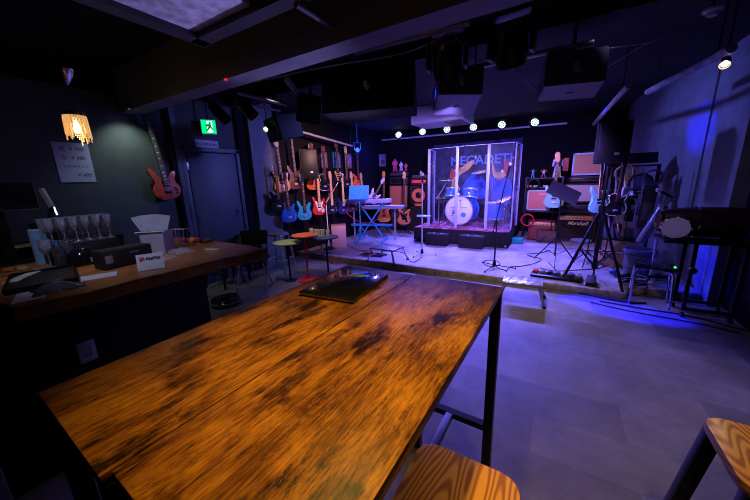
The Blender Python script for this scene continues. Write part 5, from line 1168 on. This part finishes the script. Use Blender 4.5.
ceil_speaker('black loudspeaker hung from the ceiling at the right with a blue lit side edge', ((544, 86.4), (606, 80.5)), ((537, 102), (593.6, 98)), 2.12, .24, None, PLB)
ceil_speaker('large black cabinet hung from the ceiling at the left of the centre loudspeaker', ((322, 114), (414, 106)), ((337, 125), (417, 116)), 2.06, .42, None, BKF)
# small tilted speaker and bracket at the left of it
a = AZ(318, 122, 2.12)
t = thing('ceiling_speaker', 'small tilted black monitor loudspeaker left of the large hanging cabinet', 'loudspeaker', (a.x-.05, a.y-.1, 2.13), (math.radians(25), math.radians(10), math.radians(40)))
MB().box((0, 0, .12), (.26, .18, .26), .01).build('cabinet', BKT, t); MB().box((0, -.093, .12), (.24, .008, .24), .003).build('grille', BKM, t); MB().box((0, 0, .30), (.03, .03, .15)).build('bracket', BKM, t)
# moving heads
def moving_head(label, px, py, z, rz, s_=1.0):
    p_ = AZ(px, py, z); t = thing('moving_head_light', label, 'stage light', (p_.x, p_.y, z), (0, 0, rz), 'moving head lights on the ceiling'); t.scale = (s_,)*3
    MB().box((0, 0, .24), (.26, .20, .09), .02).build('base', BKM, t)
    MB().box((-.125, 0, .08), (.03, .09, .26), .012).box((.125, 0, .08), (.03, .09, .26), .012).box((0, 0, .19), (.27, .1, .03), .01).build('yoke', BKM, t)
    h = MB().lathe([(0, .12), (.06, .115), (.095, .06), (.10, -.02), (.088, -.10), (0, -.10)], 28, Euler((.5, 0, 0)).to_matrix().to_4x4()).build('head', BKM, t)
    MB().lathe([(0, -.103), (.07, -.103), (.078, -.100)], 28, Euler((.5, 0, 0)).to_matrix().to_4x4()).build('lens', mat('lens_'+str(px), (.25, .25, .35), .08, .3), h)
    MB().bar((-.1, 0, .29), (-.1, 0, .38), .02).bar((.1, 0, .29), (.1, 0, .38), .02).box((0, 0, .385), (.34, .03, .02)).build('clamp_bar', SIL, t)
    return p_
mh1 = moving_head('moving head light hanging over the centre loudspeaker', 447, 62, 2.24, .2)
mh2 = moving_head('moving head light hanging left of the right ceiling loudspeaker', 511, 48, 2.24, -.1)
# ceiling bars and pipes
def rod(name, label, a, b_, r, m, cat='pipe'):
    return tag(MB().cyl(a, b_, r, seg=12).build(name, m), label, cat)
def hang(o_label, x, y, z):
    return None
b0, b1 = AY(383, 140, 7.9), AY(556, 125.5, 7.9)
t = thing('lighting_bar', 'long white lighting bar across the back of the stage under the six round lamps', 'lighting bar', (b0.x-.25, 7.9, b0.z-.0))
Ld = b1-b0
MB().cyl((0, 0, 0), (Ld.x+.45, 0, -.06), .022, seg=14).build('bar', mat('pale_bar', (.5, .5, .6), .4, .3), t)
for x_ in (.3, 2.2, 3.6): MB().cyl((x_, 0, .0), (x_, 0, ZC-b0.z), .008).build('hanger', BKM, t)
PX = [(398.5, 134.5, .82), (422.5, 131.5, 1), (447, 129.2, .92), (473.5, 127, 1), (502, 124.5, .95), (535, 122, 1)]
names = ['leftmost', 'second from the left', 'third from the left', 'third from the right', 'second from the right', 'rightmost']
PARS = []
for (px, py, s_), nm in zip(PX, names):
    p_ = AY(px, py, 7.72); PARS.append(p_)
    t = thing('par_light', 'round white glowing lamp on the back lighting bar, '+nm+' of the six', 'stage light', p_, (0, 0, math.radians(20)), 'round lamps on the back lighting bar')
    Qd = Euler((PI/2-.25, 0, 0)).to_matrix().to_4x4()   # local +z points to -y, slightly down
    MB().lathe([(0, -.16), (.06, -.15), (.095, -.06), (.10, 0), (.088, .0), (.088, -.02), (0, -.02)], 28, Qd).build('housing', BKM, t)
    f_ = MB()
    for n_, rr_ in ((1, 0), (6, .035), (12, .068)):
        for k in range(n_): a_ = 2*PI*k/n_; f_.lathe([(0, -.006), (.0115, -.008), (.012, -.018)], 10, Qd @ Matrix.Translation((rr_*math.cos(a_), rr_*math.sin(a_), 0)))
    f_.build('led_lenses', LED_W, t)
    MB().tube([(-.11, 0, 0), (-.12, .0, .1), (.12, .0, .1), (.11, 0, 0)], .008).cyl((0, 0, .10), (0, .13, .10), .008).build('yoke', BKM, t)
# guitar wall light bar
a, b_ = AX(293, 129.5, -4.1), AX(352, 146, -4.1)
rod('lighting_bar', 'pale lighting bar running along the ceiling over the guitar wall', a, b_, .022, MATS['pale_bar'], 'lighting bar')
tag(MB().cyl((a.x, a.y+.05, a.z), (a.x, a.y+.05, ZC), .01).cyl((b_.x, b_.y-.05, b_.z), (b_.x, b_.y-.05, ZC), .01).build('bar_hanger', BKM), 'thin hangers holding the guitar wall lighting bar', 'hanger')
# blue led light over guitars
q = AX(357.5, 150, -4.15)
t = thing('blue_stage_light', 'small stage light glowing saturated blue over the guitar wall corner', 'stage light', q, (0, 0, PI/3))
Qd = Euler((PI/2-.2, 0, 0)).to_matrix().to_4x4()
MB().lathe([(0, -.12), (.05, -.1), (.07, 0), (.06, 0), (.06, -.02), (0, -.02)], 24, Qd).build('housing', BKM, t)
f_ = MB()
for k in range(7): a_ = 2*PI*k/6; r_ = .035 if k < 6 else 0; f_.sph(Qd @ Vector((r_*math.cos(a_), r_*math.sin(a_), -.0)), .021, 8)
f_.build('led_lenses', LED_B, t)
MB().tube([(-.08, 0, 0), (-.09, 0, .16), (.09, 0, .16), (.08, 0, 0)], .009).cyl((0, 0, .16), (0, 0, ZC-q.z), .01).build('yoke', LAMB, t)
q = AX(375, 159, -4.2)
t = thing('wall_speaker', 'small wall speaker catching blue light in the corner behind the keyboard', 'loudspeaker', (XL+.08, 7.75, 1.98), (0, 0, math.radians(40)))
MB().box((0, 0, 0), (.20, .10, .34), .01).build('cabinet', mat('slate_plastic', (.08, .1, .14), .5), t); MB().cyl((0, -.052, -.04), (0, -.058, -.04), .06, seg=24).build('cone', BKM, t); MB().box((0, .09, .02), (.04, .1, .04)).build('bracket', BKM, t)
# AC cassette above stage
t = thing('air_conditioner', 'pale ceiling air conditioner cassette above the stage behind the loudspeakers', 'air conditioner', (-1.98, 5.95, 2.44))
MB().box((0, 0, .155), (1.0, .72, .31), .02).build('body', mat('ac_white', (.42, .42, .5), .5), t); MB().box((.28, 0, -.004), (.30, .6, .010)).build('intake_grille', DGR, t)
g_ = MB()
for k in range(5): g_.box((.16+.06*k, 0, -.011), (.008, .58, .006))
g_.build('louvre', GRM, t)
# rigging pipes & duct (straight members)
PP = mat('pipe_paint', (.14, .14, .18), .5)
def zr(name, label, q1, q2, z, r, m=PP, cat='pipe', ends=True):
    a, b_ = AZ(*q1, z), AZ(*q2, z); a0 = Vector((0, 0, 0))
    t = thing(name, label, cat, a)
    MB().cyl((0, 0, 0), b_-a, r, seg=12).build('tube', m, t)
    for f_ in (.12, .88): p_ = (b_-a)*f_; MB().cyl(p_, (p_.x, p_.y, ZC-z), .006).build('hanger', BKM, t)
    return t
zr('ceiling_pipe', 'grey ceiling pipe running towards the stage at the top of the photo', (296, 4), (341, 32), 2.40, .018)
zr('ceiling_pipe', 'thin conduit crossing the ceiling at the top centre', (325, 19), (378, -3), 2.52, .012)
zr('rigging_pipe', 'pale rigging pipe passing behind both moving head lights', (462, 70), (594, 42), 2.42, .022, SIL)
zr('rigging_pipe', 'dark rigging pipe above the large hanging cabinet', (355, 52), (470, 22), 2.40, .022)
zr('rigging_pipe', 'grey rigging pipe at the upper left beside the small lamps', (238, 93), (286, 105), 2.36, .018)
zr('rigging_pipe', 'second grey rigging pipe just below the other at the upper left', (246, 104), (280, 111), 2.36, .014)
zr('flexible_duct', 'silver grey wrapped pipe on the ceiling at the upper right', (648, 92), (732, 48), 2.36, .035, mat('wrapped_duct', (.3, .3, .36), .6, noise=.5, nscale=18, bump=1.0))
zr('rigging_truss', 'slanting steel truss tube above the large tripod loudspeaker', (594, 124), (629, 85), 2.30, .03, SIL)
zr('conduit', 'silver flexible conduit on the ceiling above the left rigging pipes', (287, 80), (297, 92), 2.42, .03, MATS['wrapped_duct'])
# spot lamps
def spot_lamp(label, px, py, z, aim, m=WARM, s_=1.0):
    p_ = AZ(px, py, z); d = (Vector(aim)-p_).normalized()
    t = thing('spot_lamp', label, 'lamp', p_)
    Qa = d.to_track_quat('Z', 'Y').to_matrix().to_4x4()
    MB().lathe([(0, -.09), (.03, -.085), (.032, .0), (.036, .02), (.033, .02), (.028, 0), (0, -.01)], 20, Qa).build('housing', BKM, t); MB().lathe([(0, .012), (.018, .008), (.024, -.004), (0, -.006)], 16, Qa).build('bulb', m, t)
    MB().cyl(Qa @ Vector((0, 0, -.06)), (0, 0, ZC-z), .007).build('stem', BKM, t)
    return p_
sp1 = spot_lamp('small warm spot lamp lighting the wall above the counter', 130, 107, 2.33, (-4.4, 1.5, 1.2), WARMW)
sp2 = spot_lamp('small warm spot lamp in front of the loudspeaker by the bluish wall', 266, 129, 2.16, (-2.5, 1.0, 1.0), WARM)
sp3 = spot_lamp('small warm spot lamp at the end of the wrapped ceiling pipe', 725, 64, 2.28, (0.3, 1.5, 0.8), WARM)
for px, py, nm in ((219, 113, 'black theatre spot lamp left of the other at the upper left, angled down'), (246, 108, 'black theatre spot lamp at the upper left next to the rigging pipes')):
    p_ = AZ(px, py, 2.28); t = thing('theatre_light', nm, 'stage light', p_, (.7, .0, -.9))
    MB().lathe([(0, .13), (.05, .12), (.065, .02), (.065, -.08), (.07, -.12), (.062, -.12), (.058, -.04), (0, -.04)], 24).build('housing', BKM, t); MB().tube([(-.075, 0, 0), (-.08, 0, .16), (.08, 0, .16), (.075, 0, 0)], .006).cyl((0, 0, .16), (0, .05, .42), .008).build('yoke', BKM, t); MB().lathe([(0, -.09), (.055, -.092)], 20).build('lens', CHR, t)
p_ = AZ(226, 82, 2.27)
tag(MB().lathe([(0, 0), (.012, .002), (.014, .012), (0, .02)], 14).build('indicator_lamp', LED_R, loc=(p_.x, p_.y, 2.28)), 'tiny red indicator lamp on the ceiling beam', 'lamp')
q = AZ(713, 9, 2.6)
t = thing('smoke_detector', 'round pale smoke detector on the ceiling at the upper right', 'smoke detector', (q.x, q.y, 2.60))
MB().lathe([(0, -.05), (.03, -.045), (.035, -.02), (.055, -.015), (.058, .0), (0, 0)], 28).build('body', mat('detector_white', (.5, .5, .55), .5), t); MB().cyl((0, 0, 0), (0, 0, ZC-2.6), .008).build('stem', BKM, t)
# loose ceiling wires
def wire(label, pts): return cable(label, pts, .005, PP, 'ceiling_wire')
wire('thin wire sagging across the dark ceiling at the right', [AZ(606, 68, 2.5), AZ(650, 42, 2.47), (AZ(690, 30, 2.5))])
wire('second thin wire on the dark ceiling at the right, lower than the other', [AZ(611, 48, 2.5), AZ(640, 44, 2.47), AZ(680, 36, 2.5)])
wire('thin pale wire running along the ceiling beam', [AZ(255, 82, 2.36), AZ(330, 66, 2.33), AZ(400, 54, 2.34), AZ(445, 36, 2.38)])
wire('loose black wire looping between the moving head lights', [AZ(455, 36, 2.42), AZ(480, 62, 2.3), AZ(500, 30, 2.42)])
wire('thin wire crossing behind the right moving head light', [AZ(512, 68, 2.36), AZ(525, 80, 2.3), AZ(536, 92, 2.3)])

# ================================================================= LIGHTING
W = bpy.data.worlds.new('world'); SC.world = W; W.use_nodes = True
W.node_tree.nodes['Background'].inputs[0].default_value = (.25, .3, 1, 1); W.node_tree.nodes['Background'].inputs[1].default_value = .004
LAV = (.17, .135, 1.0)
for i, p_ in enumerate(PARS):
    tgt = (p_.x*.75+.15+.25, 5.3, 0)
    spot('par_beam', (p_.x, p_.y-.12, p_.z-.03), tgt, 600, LAV, 70, .8, .08)
spot('front_wash', (mh1.x-.15, mh1.y+.75, 2.05), (-3.0, 6.6, .9), 900, (.32, .20, 1.0), 70, .8, .06)
spot('front_wash', (mh2.x, mh2.y+.75, 2.02), (-.4, 6.8, .6), 800, (.32, .20, 1.0), 66, .8, .06)
spot('warm_stage', (-2.0, 3.7, 2.5), (-4.4, 4.9, 1.5), 330, (1, .50, .45), 60, .9, .06)
spot('warm_stage', (-2.2, 5.0, 2.5), (-3.4, 7.2, 1.0), 130, (1, .42, .30), 52, .9, .06)
spot('warm_stage', (-.6, 4.6, 2.5), (.2, 7.2, 1.0), 170, (1, .42, .33), 46, .9, .06)
spot('blue_floor', (-3.4, 4.7, 2.4), (.66, 3.97, 0), 13000, (.01, .01, 1), 7.5, .35, .03)
a = AX(703, 128, 1.5); spot('blue_wall', (-1.2, 5.6, 2.55), a, 900, (.01, .01, 1), 15, .8, .05)
a = AX(700, 272, 1.5); spot('blue_wall', (-1.2, 5.6, 2.5), a, 1500, (.01, .02, 1), 13, .6, .05)
spot('side_wash', (-2.0, 5.0, 2.6), (1.5, 5.6, 1.7), 400, (.16, .18, 1), 50, .9, .1)
spot('right_fill', (.2, 2.9, 2.6), (1.2, 4.6, .9), 20, (.55, .42, 1), 50, .9, .1)
spot('door_wash', (-1.2, 5.2, 2.6), (-4.4, 3.2, 1.2), 300, (.20, .22, 1), 56, .9, .1)
point('blue_corner', (-4.05, 7.0, 2.1), 14, (.01, .04, 1), .05)
spot('floor_blue_fill', (.2, 3.7, 2.6), (.3, 3.0, 0), 26, (.34, .25, 1), 100, .9, .15)  # added fill in place of blue stage light spilling onto the floor
spot('curb_fill', (-.5, 3.35, 1.98), (-.45, 4.22, 0), 75, (1, .74, .48), 84, .9, .05)  # added light without a fixture, brightens the stage curb
spot('plaster_fill', (-1.3, 4.5, .45), (-1.95, 1.1, 2.47), 330, (.42, .36, 1), 26, .9, .1)  # invented upward source that lifts the ceiling plaster patch
spot('table_lamp', (-.40, .60, 2.45), (-.42, .60, 1.0), 102, (1.0, .60, .12), 58, 1.0, .05)
spot('stool_lamp', (.55, .45, 2.5), (.45, .95, .65), 55, (1.0, .66, .2), 58, .9, .05)
spot('floor_lamp', (sp3.x, sp3.y, sp3.z-.06), (.35, 2.0, 0), 45, (1, .75, .5), 70, .8, .03)
spot('wall_spot', (sp1.x, sp1.y, sp1.z-.04), (-4.4, 1.75, 1.5), 20, (.80, 1.0, .95), 110, .9, .03)
spot('counter_spot', (-1.5, -.1, 2.55), (-2.6, .95, 1.05), 50, (.62, .62, 1), 50, .9, .05)
spot('counter_warm_fill', (-.8, 1.9, 2.5), (-1.9, 1.0, .98), 230, (1, .55, .22), 50, .9, .05)  # extra warm light put in for the slab and its front edge
spot('drum_fill', (-1.75, 3.9, 2.6), (-1.7, 7.3, 1.3), 420, (.55, .42, 1), 36, .8, .05)  # fill added to lift the drum kit and banner
spot('edge_blue', (-1.3, 3.0, 2.25), (-.15, 3.25, 2.25), 60, (.01, .02, 1), 24, .5, .03)
spot('stand_fill', (-2.75, 2.5, 2.6), (-3.12, 3.28, .62), 70, (1, .80, .6), 32, .8, .04)  # separate added light over the coloured stands, where the spot lamp is blocked
spot('small_spot', (sp2.x+.04, sp2.y-.05, sp2.z-.06), (-3.15, 3.25, .6), 20, (1, .82, .6), 55, .9, .03)
VS = SC.view_settings; VS.view_transform = 'Standard'; VS.look = 'None'; VS.gamma = 1; VS.exposure = 0; VS.use_curve_mapping = False
SC.cycles.use_denoising = True; SC.cycles.max_bounces = 6; SC.cycles.transparent_max_bounces = 16
SC.cycles.sample_clamp_indirect = 3.0

SC.cycles.filter_width = 1.0
